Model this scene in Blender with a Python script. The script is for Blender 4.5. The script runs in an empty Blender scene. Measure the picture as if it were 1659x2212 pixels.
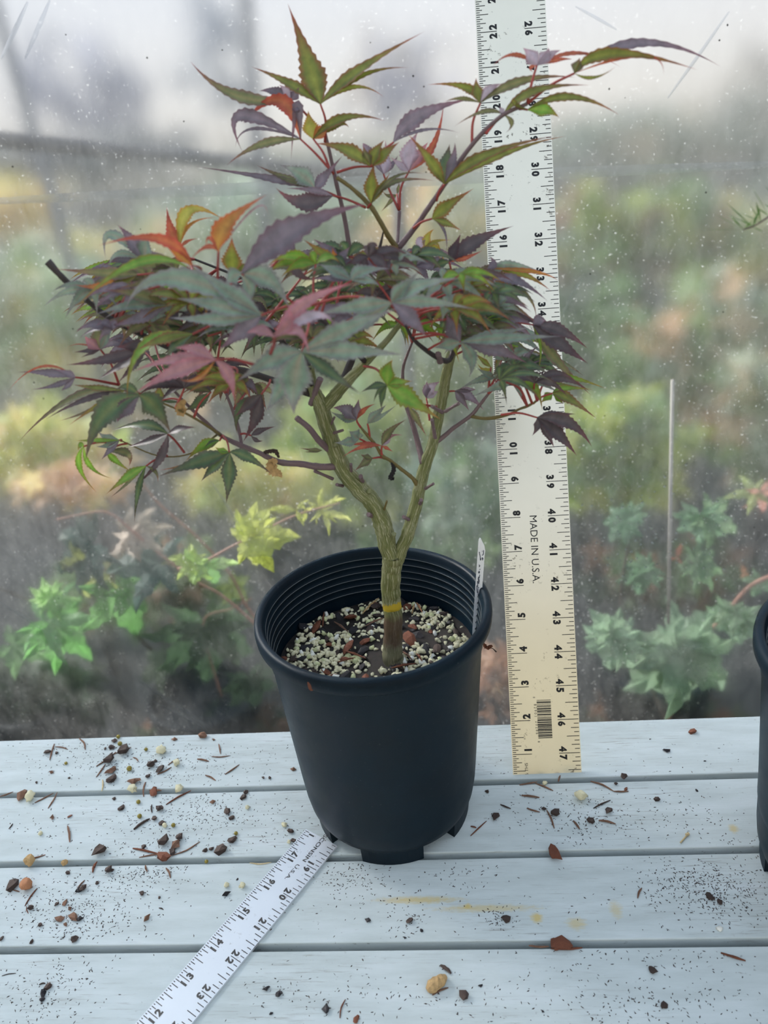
import bpy, math, random
from mathutils import Vector, Matrix, noise
random.seed(7)
SC = bpy.context.scene
COL = SC.collection
IN = 0.0254                       # the scene is laid out in inches (the rulers give the scale) and built in metres

# ------------------------------------------------------------------ camera
W, H, F = 1659.0, 2212.0, 1662.0
YAW, PIT, ROLL, CH = -0.08535, 0.47290, -0.09275, 17.568
_f = Vector((math.sin(YAW)*math.cos(PIT), math.cos(YAW)*math.cos(PIT), -math.sin(PIT)))
_r = Vector((math.cos(YAW), -math.sin(YAW), 0)); _u = _r.cross(_f)
CR = _r*math.cos(ROLL)+_u*math.sin(ROLL); CU = -_r*math.sin(ROLL)+_u*math.cos(ROLL); CF = _f
CAM = Vector((0, 0, CH))
cd = bpy.data.cameras.new('camera'); co = bpy.data.objects.new('camera', cd); COL.objects.link(co)
cd.sensor_fit = 'VERTICAL'; cd.sensor_height = 34.6; cd.sensor_width = 25.95; cd.lens = F/H*34.6
cd.clip_start = 0.01; cd.clip_end = 200
cd.dof.use_dof = True; cd.dof.focus_distance = 20.5*IN; cd.dof.aperture_fstop = 9.0
co.matrix_world = Matrix(((CR.x, CU.x, -CF.x, 0), (CR.y, CU.y, -CF.y, 0), (CR.z, CU.z, -CF.z, CH*IN), (0, 0, 0, 1)))
SC.camera = co

# ------------------------------------------------------------------ sky and exposure
wd = bpy.data.worlds.new('sky'); SC.world = wd; wd.use_nodes = True
wn = wd.node_tree.nodes; wl = wd.node_tree.links
tc = wn.new('ShaderNodeTexCoord'); sx = wn.new('ShaderNodeSeparateXYZ'); rp = wn.new('ShaderNodeValToRGB')
mr = wn.new('ShaderNodeMapRange'); mr.inputs[1].default_value = -1; mr.inputs[2].default_value = 1
wl.new(tc.outputs['Generated'], sx.inputs[0]); wl.new(sx.outputs['Z'], mr.inputs[0]); wl.new(mr.outputs[0], rp.inputs[0])
e = rp.color_ramp.elements
e[0].position = 0.0; e[0].color = (.05, .055, .045, 1)
e[1].position = 1.0; e[1].color = (.78, .94, 1.12, 1)
for p, c in ((.47, (.10, .11, .08, 1)), (.50, (.98, .93, .84, 1)), (.56, (.92, .94, .97, 1)), (.75, (.80, .92, 1.06, 1))):
    k = e.new(p); k.color = c
wl.new(rp.outputs[0], wn['Background'].inputs[0]); wn['Background'].inputs[1].default_value = 1.0
sl = bpy.data.lights.new('sun', 'SUN'); so = bpy.data.objects.new('sun', sl); COL.objects.link(so)   # low hazy sun beyond the film
sl.energy = 7.5; sl.angle = math.radians(14); sl.color = (1.0, .96, .88)
so.rotation_euler = Vector((1.0, -.75, -.85)).to_track_quat('-Z', 'Y').to_euler()
SC.view_settings.view_transform = 'Standard'; SC.view_settings.look = 'None'
SC.view_settings.exposure = 0.0; SC.view_settings.gamma = 1.0; SC.view_settings.use_curve_mapping = False
cy = SC.cycles
cy.use_denoising = True; cy.max_bounces = 8; cy.diffuse_bounces = 3; cy.glossy_bounces = 3; cy.transmission_bounces = 6
cy.transparent_max_bounces = 8; cy.sample_clamp_indirect = 6.0

# ------------------------------------------------------------------ helpers
def at(px, py, Y):
    """point (inches) on the vertical plane at distance Y seen at a pixel of the 1659x2212 frame"""
    d = CF + CR*((px-W/2)/F) - CU*((py-H/2)/F)
    return CAM + d*(Y/d.y)
def gnd(px, py, Z=0.0):
    d = CF + CR*((px-W/2)/F) - CU*((py-H/2)/F)
    return CAM + d*((Z-CH)/d.z)
def ppi(P):                       # pixels per inch at a point
    return F/((Vector(P)-CAM).dot(CF))

def mk(name, v, f, mat, parent=None, smooth=False, loc=None, uv=None, col=None, mats=None, mi=None):
    me = bpy.data.meshes.new(name)
    o3 = Vector(loc) if loc is not None else Vector((0, 0, 0))
    me.from_pydata([((p[0]-o3.x)*IN, (p[1]-o3.y)*IN, (p[2]-o3.z)*IN) for p in v], [], f)
    if uv is not None:
        l = me.uv_layers.new(name='UVMap')
        for lp in me.loops: l.data[lp.index].uv = uv[lp.vertex_index]
    if col is not None:
        ca = me.color_attributes.new('Col', 'FLOAT_COLOR', 'POINT')
        ca.data.foreach_set('color', [c for q in col for c in (q[0], q[1], q[2], 1.0)])
    for m in (mats or [mat]): me.materials.append(m)
    if mi: me.polygons.foreach_set('material_index', mi)
    if smooth: me.polygons.foreach_set('use_smooth', [True]*len(me.polygons))
    me.update()
    return link(name, me, parent, o3)
def link(name, me, parent=None, loc=(0, 0, 0)):
    o = bpy.data.objects.new(name, me); COL.objects.link(o)
    o.location = Vector(loc)*IN
    if parent is not None:
        o.parent = parent
        if parent.location.length or parent.parent: o.matrix_parent_inverse = Matrix.Translation(wloc(parent)).inverted()
    return o
def wloc(o):
    p = o.location.copy()
    # all parents in this file are pure translations with parent-inverse set, so location is the world position
    return p
def empty(name, loc):
    o = bpy.data.objects.new(name, None); o.empty_display_size = .02; COL.objects.link(o); o.location = Vector(loc)*IN
    return o
def tag(o, label=None, cat=None, group=None, kind=None):
    for k, v in (('label', label), ('category', cat), ('group', group), ('kind', kind)):
        if v: o[k] = v
    return o

def catmull(pts, n):
    P = [Vector(p) for p in pts]
    if len(P) == 2: P = [P[0], P[0].lerp(P[1], .5), P[1]]
    out = []
    for i in range(len(P)-1):
        a = P[i-1] if i else P[0]*2-P[1]; b = P[i]; c = P[i+1]; d = P[i+2] if i+2 < len(P) else P[i+1]*2-P[i]
        for k in range(n):
            t = k/n
            out.append(.5*((2*b)+(c-a)*t+(2*a-5*b+4*c-d)*t*t+(3*b-a-3*c+d)*t**3))
    out.append(P[-1].copy()); return out
def tube(pts, rad, n=8, cap=True, jit=0.0):
    """verts, faces, uv for a tube along pts (Vectors) with radii rad"""
    v, f, uv = [], [], []
    up = Vector((.13, .97, .2)); L = 0
    for i, p in enumerate(pts):
        t = (pts[min(i+1, len(pts)-1)]-pts[max(i-1, 0)]).normalized()
        a = t.cross(up); a = a.normalized() if a.length > 1e-4 else Vector((1, 0, 0)); b = a.cross(t)
        if i: L += (p-pts[i-1]).length
        for k in range(n):
            th = 2*math.pi*k/n; r = rad[i]*(1+(random.uniform(-jit, jit) if jit else 0))
            v.append(p+a*(math.cos(th)*r)+b*(math.sin(th)*r)); uv.append((abs(1-2*k/n), L))
    for i in range(len(pts)-1):
        for k in range(n): f.append((i*n+k, i*n+(k+1) % n, (i+1)*n+(k+1) % n, (i+1)*n+k))
    if cap:
        f.append(tuple(range(n-1, -1, -1))); f.append(tuple((len(pts)-1)*n+k for k in range(n)))
    return v, f, uv
def lathe(prof, n, c=(0, 0), close=False):
    v, f = [], []
    for r, z in prof:
        for k in range(n):
            th = 2*math.pi*k/n; v.append((c[0]+r*math.cos(th), c[1]+r*math.sin(th), z))
    m = len(prof)
    for i in range(m-1 if not close else m):
        j = (i+1) % m
        for k in range(n): f.append((i*n+k, i*n+(k+1) % n, j*n+(k+1) % n, j*n+k))
    return v, f
def box(x0, x1, y0, y1, z0, z1):
    v = [(x, y, z) for z in (z0, z1) for y in (y0, y1) for x in (x0, x1)]
    return v, [(0, 2, 3, 1), (4, 5, 7, 6), (0, 1, 5, 4), (2, 6, 7, 3), (0, 4, 6, 2), (1, 3, 7, 5)]

# ------------------------------------------------------------------ materials
def srgb(r, g, b, k=1.0):
    return tuple(k*((c/255/12.92) if c/255 <= .04045 else ((c/255+.055)/1.055)**2.4) for c in (r, g, b))
def newmat(name):
    m = bpy.data.materials.new(name); m.use_nodes = True
    nt = m.node_tree; return m, nt, nt.nodes, nt.links, nt.nodes['Principled BSDF']
def ramp(N, stops):
    r = N.new('ShaderNodeValToRGB'); e = r.color_ramp.elements
    e[0].position, e[0].color = stops[0][0], (*stops[0][1], 1); e[1].position, e[1].color = stops[-1][0], (*stops[-1][1], 1)
    for p, c in stops[1:-1]: k = e.new(p); k.color = (*c, 1)
    return r
def nz(N, L, vec, scale, detail=4, rough=.55, mapscale=None):
    n = N.new('ShaderNodeTexNoise'); n.inputs['Scale'].default_value = scale; n.inputs['Detail'].default_value = detail; n.inputs['Roughness'].default_value = rough
    if mapscale:
        mp = N.new('ShaderNodeMapping'); mp.inputs['Scale'].default_value = mapscale; L.new(vec, mp.inputs[0]); vec = mp.outputs[0]
    L.new(vec, n.inputs['Vector']); return n
def mixc(N, L, fac, a, b, mode='MIX'):
    m = N.new('ShaderNodeMix'); m.data_type = 'RGBA'; m.blend_type = mode
    for s, x in ((m.inputs[0], fac), (m.inputs[6], a), (m.inputs[7], b)):
        if hasattr(x, 'is_linked'): L.new(x, s)
        elif isinstance(x, tuple): s.default_value = (*x, 1)
        else: s.default_value = x
    return m.outputs[2]
def plain(name, c, rough=.6, metal=0.0, var=.25, scale=120, spec=.4):
    m, nt, N, L, B = newmat(name)
    t = N.new('ShaderNodeTexCoord'); n = nz(N, L, t.outputs['Object'], scale)
    r = ramp(N, [(.25, tuple(x*(1-var) for x in c)), (.75, tuple(min(1, x*(1+var)) for x in c))]); L.new(n.outputs[0], r.inputs[0])
    L.new(r.outputs[0], B.inputs['Base Color']); B.inputs['Roughness'].default_value = rough; B.inputs['Metallic'].default_value = metal
    B.inputs['Specular IOR Level'].default_value = spec
    return m

def mat_plank():
    m, nt, N, L, B = newmat('weathered_grey_paint')
    t = N.new('ShaderNodeTexCoord'); oi = N.new('ShaderNodeObjectInfo'); g = N.new('ShaderNodeNewGeometry')
    ofs = N.new('ShaderNodeVectorMath'); ofs.operation = 'ADD'
    cmb = N.new('ShaderNodeCombineXYZ'); ml = N.new('ShaderNodeMath'); ml.operation = 'MULTIPLY'; ml.inputs[1].default_value = 37
    L.new(oi.outputs['Random'], ml.inputs[0]); L.new(ml.outputs[0], cmb.inputs[0]); L.new(ml.outputs[0], cmb.inputs[2])
    L.new(t.outputs['Object'], ofs.inputs[0]); L.new(cmb.outputs[0], ofs.inputs[1]); V = ofs.outputs[0]
    n1 = nz(N, L, V, 14, 5, .6, (1.2, 6, 3)); r1 = ramp(N, [(.25, srgb(186, 194, 193)), (.55, srgb(203, 211, 211)), (.8, srgb(216, 222, 224))]); L.new(n1.outputs[0], r1.inputs[0])
    n2 = nz(N, L, V, 60, 6, .7, (.7, 16, 8)); r2 = ramp(N, [(.555, (0, 0, 0)), (.66, (1, 1, 1))]); L.new(n2.outputs[0], r2.inputs[0])
    n3 = nz(N, L, V, 12, 3); r3 = ramp(N, [(.42, (0, 0, 0)), (.64, (.62, .62, .62))]); L.new(n3.outputs[0], r3.inputs[0])
    mm = N.new('ShaderNodeMath'); mm.operation = 'MULTIPLY'; L.new(r2.outputs[0], mm.inputs[0]); L.new(r3.outputs[0], mm.inputs[1])
    c1 = mixc(N, L, mm.outputs[0], r1.outputs[0], srgb(120, 112, 106))
    n4 = nz(N, L, V, 420, 3, .6, (.6, 1, 1)); r4 = ramp(N, [(.66, (0, 0, 0)), (.72, (.75, .75, .75))]); L.new(n4.outputs[0], r4.inputs[0])
    n5 = nz(N, L, V, 16, 3); r5 = ramp(N, [(.45, (0, 0, 0)), (.7, (1, 1, 1))]); L.new(n5.outputs[0], r5.inputs[0])
    m2 = N.new('ShaderNodeMath'); m2.operation = 'MULTIPLY'; L.new(r4.outputs[0], m2.inputs[0]); L.new(r5.outputs[0], m2.inputs[1])
    c2 = mixc(N, L, m2.outputs[0], c1, srgb(82, 70, 64))
    c = c2
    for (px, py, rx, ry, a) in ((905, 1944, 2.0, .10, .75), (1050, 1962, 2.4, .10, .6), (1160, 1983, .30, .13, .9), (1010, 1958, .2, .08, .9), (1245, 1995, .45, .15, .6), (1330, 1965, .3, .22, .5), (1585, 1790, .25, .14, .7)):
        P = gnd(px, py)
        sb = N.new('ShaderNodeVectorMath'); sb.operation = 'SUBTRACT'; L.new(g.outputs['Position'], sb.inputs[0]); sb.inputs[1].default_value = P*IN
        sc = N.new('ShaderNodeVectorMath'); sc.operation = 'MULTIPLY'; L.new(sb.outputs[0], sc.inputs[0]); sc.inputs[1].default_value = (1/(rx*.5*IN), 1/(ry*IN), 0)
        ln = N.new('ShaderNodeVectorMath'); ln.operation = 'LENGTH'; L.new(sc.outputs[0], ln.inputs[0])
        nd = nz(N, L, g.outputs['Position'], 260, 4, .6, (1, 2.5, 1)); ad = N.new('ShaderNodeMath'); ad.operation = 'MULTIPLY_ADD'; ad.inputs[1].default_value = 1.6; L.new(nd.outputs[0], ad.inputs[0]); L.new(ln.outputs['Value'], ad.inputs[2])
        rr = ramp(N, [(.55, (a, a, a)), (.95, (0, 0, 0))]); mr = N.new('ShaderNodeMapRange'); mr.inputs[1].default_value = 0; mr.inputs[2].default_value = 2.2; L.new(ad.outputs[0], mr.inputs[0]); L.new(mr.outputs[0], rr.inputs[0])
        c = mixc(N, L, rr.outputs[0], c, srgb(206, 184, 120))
    L.new(c, B.inputs['Base Color']); B.inputs['Roughness'].default_value = .62; B.inputs['Specular IOR Level'].default_value = .3
    bp = N.new('ShaderNodeBump'); bp.inputs['Strength'].default_value = .25; bp.inputs['Distance'].default_value = .0006; L.new(n2.outputs[0], bp.inputs['Height']); L.new(bp.outputs[0], B.inputs['Normal'])
    return m
def mat_film():
    m, nt, N, L, B = newmat('hazy_greenhouse_film'); N.remove(B); out = N['Material Output']
    t = N.new('ShaderNodeTexCoord'); V = t.outputs['Object']
    fine = nz(N, L, V, 90, 5, .65, (1, 1, .6)); bp = N.new('ShaderNodeBump'); bp.inputs['Strength'].default_value = .10; bp.inputs['Distance'].default_value = .002; L.new(fine.outputs[0], bp.inputs['Height'])
    nar = N.new('ShaderNodeBsdfRefraction'); nar.inputs['IOR'].default_value = 1.045; nar.inputs['Roughness'].default_value = .60; nar.inputs['Color'].default_value = (.87, .89, .92, 1)
    wid = N.new('ShaderNodeBsdfRefraction'); wid.inputs['IOR'].default_value = 1.18; wid.inputs['Roughness'].default_value = .95; wid.inputs['Color'].default_value = (.87, .89, .92, 1)
    tr = N.new('ShaderNodeBsdfTranslucent'); tr.inputs['Color'].default_value = (.95, .97, 1, 1)
    df = N.new('ShaderNodeBsdfDiffuse'); df.inputs['Color'].default_value = (.9, .92, .95, 1)
    for b in (nar, wid): L.new(bp.outputs[0], b.inputs['Normal'])
    a = N.new('ShaderNodeMixShader'); L.new(nar.outputs[0], a.inputs[1]); L.new(wid.outputs[0], a.inputs[2])
    n1 = nz(N, L, V, 5, 5, .6); r1 = ramp(N, [(.3, (.16,)*3), (.7, (.32,)*3)]); L.new(n1.outputs[0], r1.inputs[0]); L.new(r1.outputs[0], a.inputs[0])
    hz = N.new('ShaderNodeMixShader'); hz.inputs[0].default_value = .25; L.new(tr.outputs[0], hz.inputs[1]); L.new(df.outputs[0], hz.inputs[2])
    # dust flecks and smears raise the milky share
    d1 = nz(N, L, V, 330, 2, .5); r2 = ramp(N, [(.66, (0, 0, 0)), (.76, (.5, .5, .5))]); L.new(d1.outputs[0], r2.inputs[0])
    d2 = nz(N, L, V, 60, 6, .7, (1, 1, .5)); r3 = ramp(N, [(.3, (.035,)*3), (.75, (.12,)*3)]); L.new(d2.outputs[0], r3.inputs[0])
    ad = N.new('ShaderNodeMath'); ad.operation = 'ADD'; ad.use_clamp = True; L.new(r2.outputs[0], ad.inputs[0]); L.new(r3.outputs[0], ad.inputs[1])
    b = N.new('ShaderNodeMixShader'); L.new(ad.outputs[0], b.inputs[0]); L.new(a.outputs[0], b.inputs[1]); L.new(hz.outputs[0], b.inputs[2])
    L.new(b.outputs[0], out.inputs['Surface'])
    return m
def mat_leaf(name, trans=.45, rough=.34, sat=1.08):
    m, nt, N, L, B = newmat(name); out = N['Material Output']
    at_ = N.new('ShaderNodeAttribute'); at_.attribute_name = 'Col'
    t = N.new('ShaderNodeTexCoord'); n = nz(N, L, t.outputs['Object'], 190, 4); r = ramp(N, [(.3, (.72,)*3), (.7, (1.22,)*3)]); L.new(n.outputs[0], r.inputs[0])
    c = mixc(N, L, 1.0, at_.outputs['Color'], r.outputs[0], 'MULTIPLY')
    L.new(c, B.inputs['Base Color']); B.inputs['Roughness'].default_value = rough; B.inputs['Specular IOR Level'].default_value = .5
    tl = N.new('ShaderNodeBsdfTranslucent'); hs = N.new('ShaderNodeHueSaturation'); hs.inputs['Saturation'].default_value = sat; hs.inputs['Value'].default_value = 1.25
    L.new(c, hs.inputs['Color']); L.new(hs.outputs[0], tl.inputs['Color'])
    mx = N.new('ShaderNodeMixShader'); mx.inputs[0].default_value = trans
    L.new(B.outputs[0], mx.inputs[1]); L.new(tl.outputs[0], mx.inputs[2]); L.new(mx.outputs[0], out.inputs['Surface'])
    return m
def mat_bark(name, c1, c2, line, lstr=.8, mark=False, rough=.6):
    m, nt, N, L, B = newmat(name)
    u = N.new('ShaderNodeUVMap'); V = u.outputs[0]
    n1 = nz(N, L, V, 3, 5, .6, (2, 1, 1)); r1 = ramp(N, [(.3, c1), (.7, c2)]); L.new(n1.outputs[0], r1.inputs[0])
    n2 = nz(N, L, V, 2.2, 4, .6, (7, .42, 1)); r2 = ramp(N, [(.47, (0,)*3), (.50, (lstr,)*3), (.53, (0,)*3)]); L.new(n2.outputs[0], r2.inputs[0])
    c = mixc(N, L, r2.outputs[0], r1.outputs[0], line)
    if mark:
        s = N.new('ShaderNodeSeparateXYZ'); L.new(V, s.inputs[0])
        def band(lo, hi, soft):
            nd = nz(N, L, V, 3, 3, .5, (3, 1.5, 1)); ma = N.new('ShaderNodeMath'); ma.operation = 'MULTIPLY_ADD'; ma.inputs[1].default_value = .35; L.new(nd.outputs[0], ma.inputs[0]); L.new(s.outputs['Y'], ma.inputs[2])
            r = ramp(N, [(0, (0,)*3), (.5, (1,)*3), (1, (0,)*3)]); mr = N.new('ShaderNodeMapRange'); mr.inputs[1].default_value = lo-soft+.17; mr.inputs[2].default_value = hi+soft+.17; L.new(ma.outputs[0], mr.inputs[0]); L.new(mr.outputs[0], r.inputs[0])
            k = N.new('ShaderNodeMath'); k.operation = 'MULTIPLY'; k.inputs[1].default_value = 2.6; k.use_clamp = True; L.new(r.outputs[0], k.inputs[0]); return k.outputs[0]
        c = mixc(N, L, band(.0, .95, .25), c, mixc(N, L, .55, c, srgb(120, 112, 96)))
        c = mixc(N, L, band(1.0, 1.75, .15), c, mixc(N, L, .75, c, srgb(78, 46, 42)))
        c = mixc(N, L, band(1.98, 2.16, .05), c, srgb(176, 150, 36))
    L.new(c, B.inputs['Base Color']); B.inputs['Roughness'].default_value = rough
    bp = N.new('ShaderNodeBump'); bp.inputs['Strength'].default_value = .4; bp.inputs['Distance'].default_value = .0005; L.new(n2.outputs[0], bp.inputs['Height']); L.new(bp.outputs[0], B.inputs['Normal'])
    return m
def mat_pot():
    m, nt, N, L, B = newmat('black_nursery_plastic')
    t = N.new('ShaderNodeTexCoord'); V = t.outputs['Object']
    n = nz(N, L, V, 22, 5, .65); r = ramp(N, [(.3, srgb(5, 18, 28)), (.75, srgb(13, 31, 43))]); L.new(n.outputs[0], r.inputs[0])
    n2 = nz(N, L, V, 500, 2); r2 = ramp(N, [(.70, (0,)*3), (.8, (.35,)*3)]); L.new(n2.outputs[0], r2.inputs[0])
    L.new(mixc(N, L, r2.outputs[0], r.outputs[0], srgb(90, 96, 98)), B.inputs['Base Color'])
    r3 = ramp(N, [(.3, (.40,)*3), (.7, (.54,)*3)]); L.new(n.outputs[0], r3.inputs[0]); L.new(r3.outputs[0], B.inputs['Roughness'])
    B.inputs['Specular IOR Level'].default_value = .13
    return m
def mat_ruler(name, c, met=.78, ro=.32):
    m, nt, N, L, B = newmat(name)
    t = N.new('ShaderNodeTexCoord'); V = t.outputs['Object']
    n = nz(N, L, V, 30, 4); r = ramp(N, [(.3, tuple(x*.95 for x in c)), (.7, c)]); L.new(n.outputs[0], r.inputs[0])
    n2 = nz(N, L, V, 240, 5, .7); r2 = ramp(N, [(.60, (0,)*3), (.66, (.85,)*3)]); L.new(n2.outputs[0], r2.inputs[0])
    n3 = nz(N, L, V, 26, 3); r3 = ramp(N, [(.44, (0,)*3), (.62, (1,)*3)]); L.new(n3.outputs[0], r3.inputs[0])
    mm = N.new('ShaderNodeMath'); mm.operation = 'MULTIPLY'; L.new(r2.outputs[0], mm.inputs[0]); L.new(r3.outputs[0], mm.inputs[1])
    L.new(mixc(N, L, mm.outputs[0], r.outputs[0], srgb(84, 72, 58)), B.inputs['Base Color'])
    B.inputs['Metallic'].default_value = met; B.inputs['Roughness'].default_value = ro
    return m
M = {}
M['plank'] = mat_plank()
M['under'] = plain('dark_support_wood', srgb(70, 68, 62), .8)
M['film'] = mat_film()
M['leaf'] = mat_leaf('maple_leaf'); M['leafbg'] = mat_leaf('outdoor_leaf', .5, .5, .92)
M['pet'] = plain('red_petiole', srgb(150, 62, 58), .45, var=.3, scale=60)
M['twig'] = mat_bark('purple_twig_bark', srgb(96, 78, 84), srgb(122, 100, 104), srgb(140, 122, 118), .3)
M['stemg'] = mat_bark('olive_stem_bark', srgb(92, 84, 44), srgb(120, 104, 56), srgb(140, 122, 90), .35)
M['limb'] = mat_bark('green_striped_bark', srgb(84, 92, 50), srgb(112, 116, 66), srgb(190, 186, 158), .8)
M['trunk'] = mat_bark('grafted_trunk_bark', srgb(84, 90, 50), srgb(110, 112, 66), srgb(190, 186, 158), .75, mark=True)
M['dark'] = mat_bark('blackened_bark', srgb(38, 34, 36), srgb(66, 56, 56), srgb(96, 86, 80), .3)
M['pot'] = mat_pot()
M['ruler'] = mat_ruler('dirty_aluminium', srgb(238, 232, 216)); M['ruler2'] = mat_ruler('clean_aluminium', srgb(226, 230, 236), .6, .42)
M['ink'] = plain('black_ink', srgb(26, 26, 30), .5, var=.1)
M['tag'] = plain('white_tag_plastic', srgb(238, 239, 244), .4, var=.03)
M['pen'] = plain('faded_pencil', srgb(92, 96, 112), .6, var=.3)
M['soil'] = plain('dark_potting_soil', srgb(30, 26, 25), .95, var=.6, scale=400)
M['perl'] = plain('cream_perlite', srgb(222, 214, 180), .85, var=.12, scale=300)
M['perl2'] = plain('greenish_perlite', srgb(206, 208, 160), .85, var=.15, scale=300)
M['perl3'] = plain('white_perlite', srgb(236, 234, 224), .85, var=.06, scale=300)
M['chip'] = plain('dark_bark_chip', srgb(62, 50, 46), .85, var=.4, scale=500)
M['black'] = plain('charcoal_chip', srgb(36, 34, 38), .85, var=.4, scale=500)
M['brown'] = plain('brown_bark_chip', srgb(112, 82, 66), .85, var=.35, scale=500)
M['tan'] = plain('tan_bark', srgb(180, 148, 104), .85, var=.3, scale=500)
M['rust'] = plain('rust_bark', srgb(104, 60, 42), .8, var=.35, scale=500)
M['clay'] = plain('orange_clay', srgb(176, 122, 88), .8, var=.2, scale=400)
M['prill'] = plain('olive_prill', srgb(134, 120, 48), .25, var=.2, scale=200)
M['pale'] = plain('pale_splinter', srgb(200, 178, 136), .8, var=.2, scale=300)
M['ground'] = plain('outdoor_ground', srgb(28, 33, 36), .95, var=.5, scale=6)
M['post'] = plain('grey_post', srgb(120, 122, 128), .7, var=.15, scale=20)
M['ridge'] = plain('pale_plastic_ridge', srgb(92, 96, 98), .6, var=.3, scale=60)  # lighter grey for the ridge tips inside the pot
M['warm_wall'] = plain('added_wall_tan', srgb(186, 176, 146), .7, var=.12, scale=5)  # for the added wall, a warm tone to reflect in the ruler
M['stake'] = plain('bleached_stake', srgb(196, 190, 184), .7, var=.1, scale=40)
M['fline'] = plain('rail_wood', srgb(92, 92, 98), .8, var=.2, scale=10)
_m, _t, _n, _l, _b = newmat('clear_water'); _b.inputs['Transmission Weight'].default_value = 1; _b.inputs['IOR'].default_value = 1.33; _b.inputs['Roughness'].default_value = .08; _b.inputs['Base Color'].default_value = (.9, .95, 1, 1); M['drop'] = _m
M['water'] = plain('dust_fleck', srgb(24, 22, 22), .8)
M['stembg'] = plain('pinkish_stem', srgb(178, 128, 112), .6, var=.2, scale=30)
M['trunkbg'] = plain('far_trunk', srgb(86, 74, 66), .85, var=.2, scale=10)

# ================================================================== SETTING
BENCH_Z = -32.0
WALL_Y = 38.2
v, f = box(-420, 420, -160, 900, BENCH_Z-2, BENCH_Z)
tag(mk('floor', v, f, M['ground']), 'dark bare ground under the bench and the outdoor plants', kind='structure')
# film sheet, slightly wavy, hung to the ground
NX, NZ = 90, 40
v = []; f = []
for j in range(NZ+1):
    for i in range(NX+1):
        x = -70+140*i/NX; z = BENCH_Z+88*j/NZ
        v.append((x, WALL_Y+.22*noise.noise((x*.09, z*.03, 3.1))+.10*noise.noise((x*.3, z*.08, 8.0)), z))
for j in range(NZ):
    for i in range(NX): f.append((j*(NX+1)+i, j*(NX+1)+i+1, (j+1)*(NX+1)+i+1, (j+1)*(NX+1)+i))
wall = tag(mk('wall_back', v, f, M['film'], smooth=True), 'hazy clear plastic greenhouse film behind the bench', kind='structure')

v, f = box(-150, 150, -74, -72, BENCH_Z, 34)  # unseen wall, added for the ruler's warm reflection and a darker pot
tag(mk('added_wall_front', v, f, M['warm_wall']), 'unseen tan wall added behind the camera to warm the ruler reflection', kind='structure')
# bench
Y0, PW, PG = 18.895, 2.2858, .1978
bench = tag(empty('slatted_bench', (0, 10, BENCH_Z)), 'weathered pale grey painted bench of spaced wooden planks', 'bench')
def rounded_plank(x0, x1, y0, y1, z0, z1, r=.035):
    n = 4; ring = []
    for cx_, cz_, a0 in ((y1-r, z1-r, 0), (y0+r, z1-r, 90), (y0+r, z0+r, 180), (y1-r, z0+r, 270)):
        for k in range(n):
            a = math.radians(a0+90*k/(n-1)); ring.append((cx_+r*math.cos(a), cz_+r*math.sin(a)))
    m = len(ring); v = [(x, y, z) for x in (x0, x1) for y, z in ring]
    f = [(k, (k+1) % m, m+(k+1) % m, m+k) for k in range(m)]; f += [tuple(range(m-1, -1, -1)), tuple(range(m, 2*m))]
    return v, f
for i in range(7):
    y1 = Y0-i*(PW+PG)
    v, f = rounded_plank(-26, 26, y1-PW, y1, -1.0, 0)
    mk('plank', v, f, M['plank'], bench, loc=(0, y1-PW/2, -.5), smooth=False)
for x in (-22, -1, 22):
    v, f = box(x-.75, x+.75, Y0-7*(PW+PG)+.3, Y0-.3, -4.5, -1.0); mk('crossbeam', v, f, M['under'], bench)
for x in (-22, 22):
    for y in (3.2, 17.5):
        v, f = box(x-1.2, x+1.2, y-1.2, y+1.2, BENCH_Z, -4.5); mk('leg', v, f, M['under'], bench)

# ================================================================== RULERS
_gl = {}
def glyph(s, bold=0.0):
    """centred glyph outlines of height 1 (list of verts, faces) from the built-in font"""
    k = (s, bold)
    if k not in _gl:
        cu = bpy.data.curves.new('t', 'FONT'); cu.body = s; cu.size = 1.0; cu.offset = bold; cu.resolution_u = 3
        o = bpy.data.objects.new('t', cu); COL.objects.link(o)
        dg = bpy.context.evaluated_depsgraph_get(); me = bpy.data.meshes.new_from_object(o.evaluated_get(dg))
        P = [w.co.copy() for w in me.vertices]; Fc = [tuple(p.vertices) for p in me.polygons]
        bpy.data.objects.remove(o); bpy.data.curves.remove(cu); bpy.data.meshes.remove(me)
        x0 = min(p.x for p in P); x1 = max(p.x for p in P); y0 = min(p.y for p in P); y1 = max(p.y for p in P)
        _gl[k] = ([((p.x-(x0+x1)/2)/(y1-y0), (p.y-(y0+y1)/2)/(y1-y0)) for p in P], Fc, (x1-x0)/(y1-y0))
    return _gl[k]
class Print:                      # flat print laid on a ruler face: (u across, w along) inches
    def __init__(s): s.v = []; s.f = []
    def quad(s, u0, u1, w0, w1):
        n = len(s.v); s.v += [(u0, w0), (u1, w0), (u1, w1), (u0, w1)]; s.f.append((n, n+1, n+2, n+3))
    def text(s, t, u, w, hgt, up=True, width=None, bold=.055):
        P, Fc, asp = glyph(t, bold); n = len(s.v); wx = width if width else asp*hgt
        for x, y in P:
            X = x/asp*wx; Y = y*hgt
            s.v.append((u-Y, w+X) if up else (u+Y, w-X))
        s.f += [tuple(n+i for i in q) for q in Fc]
    def build(s, name, frame, parent, mat, off=.004):
        O, eu, ew, en = frame
        return mk(name, [O+eu*a+ew*b+en*off for a, b in s.v], s.f, mat, parent, loc=parent.location/IN)
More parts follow.
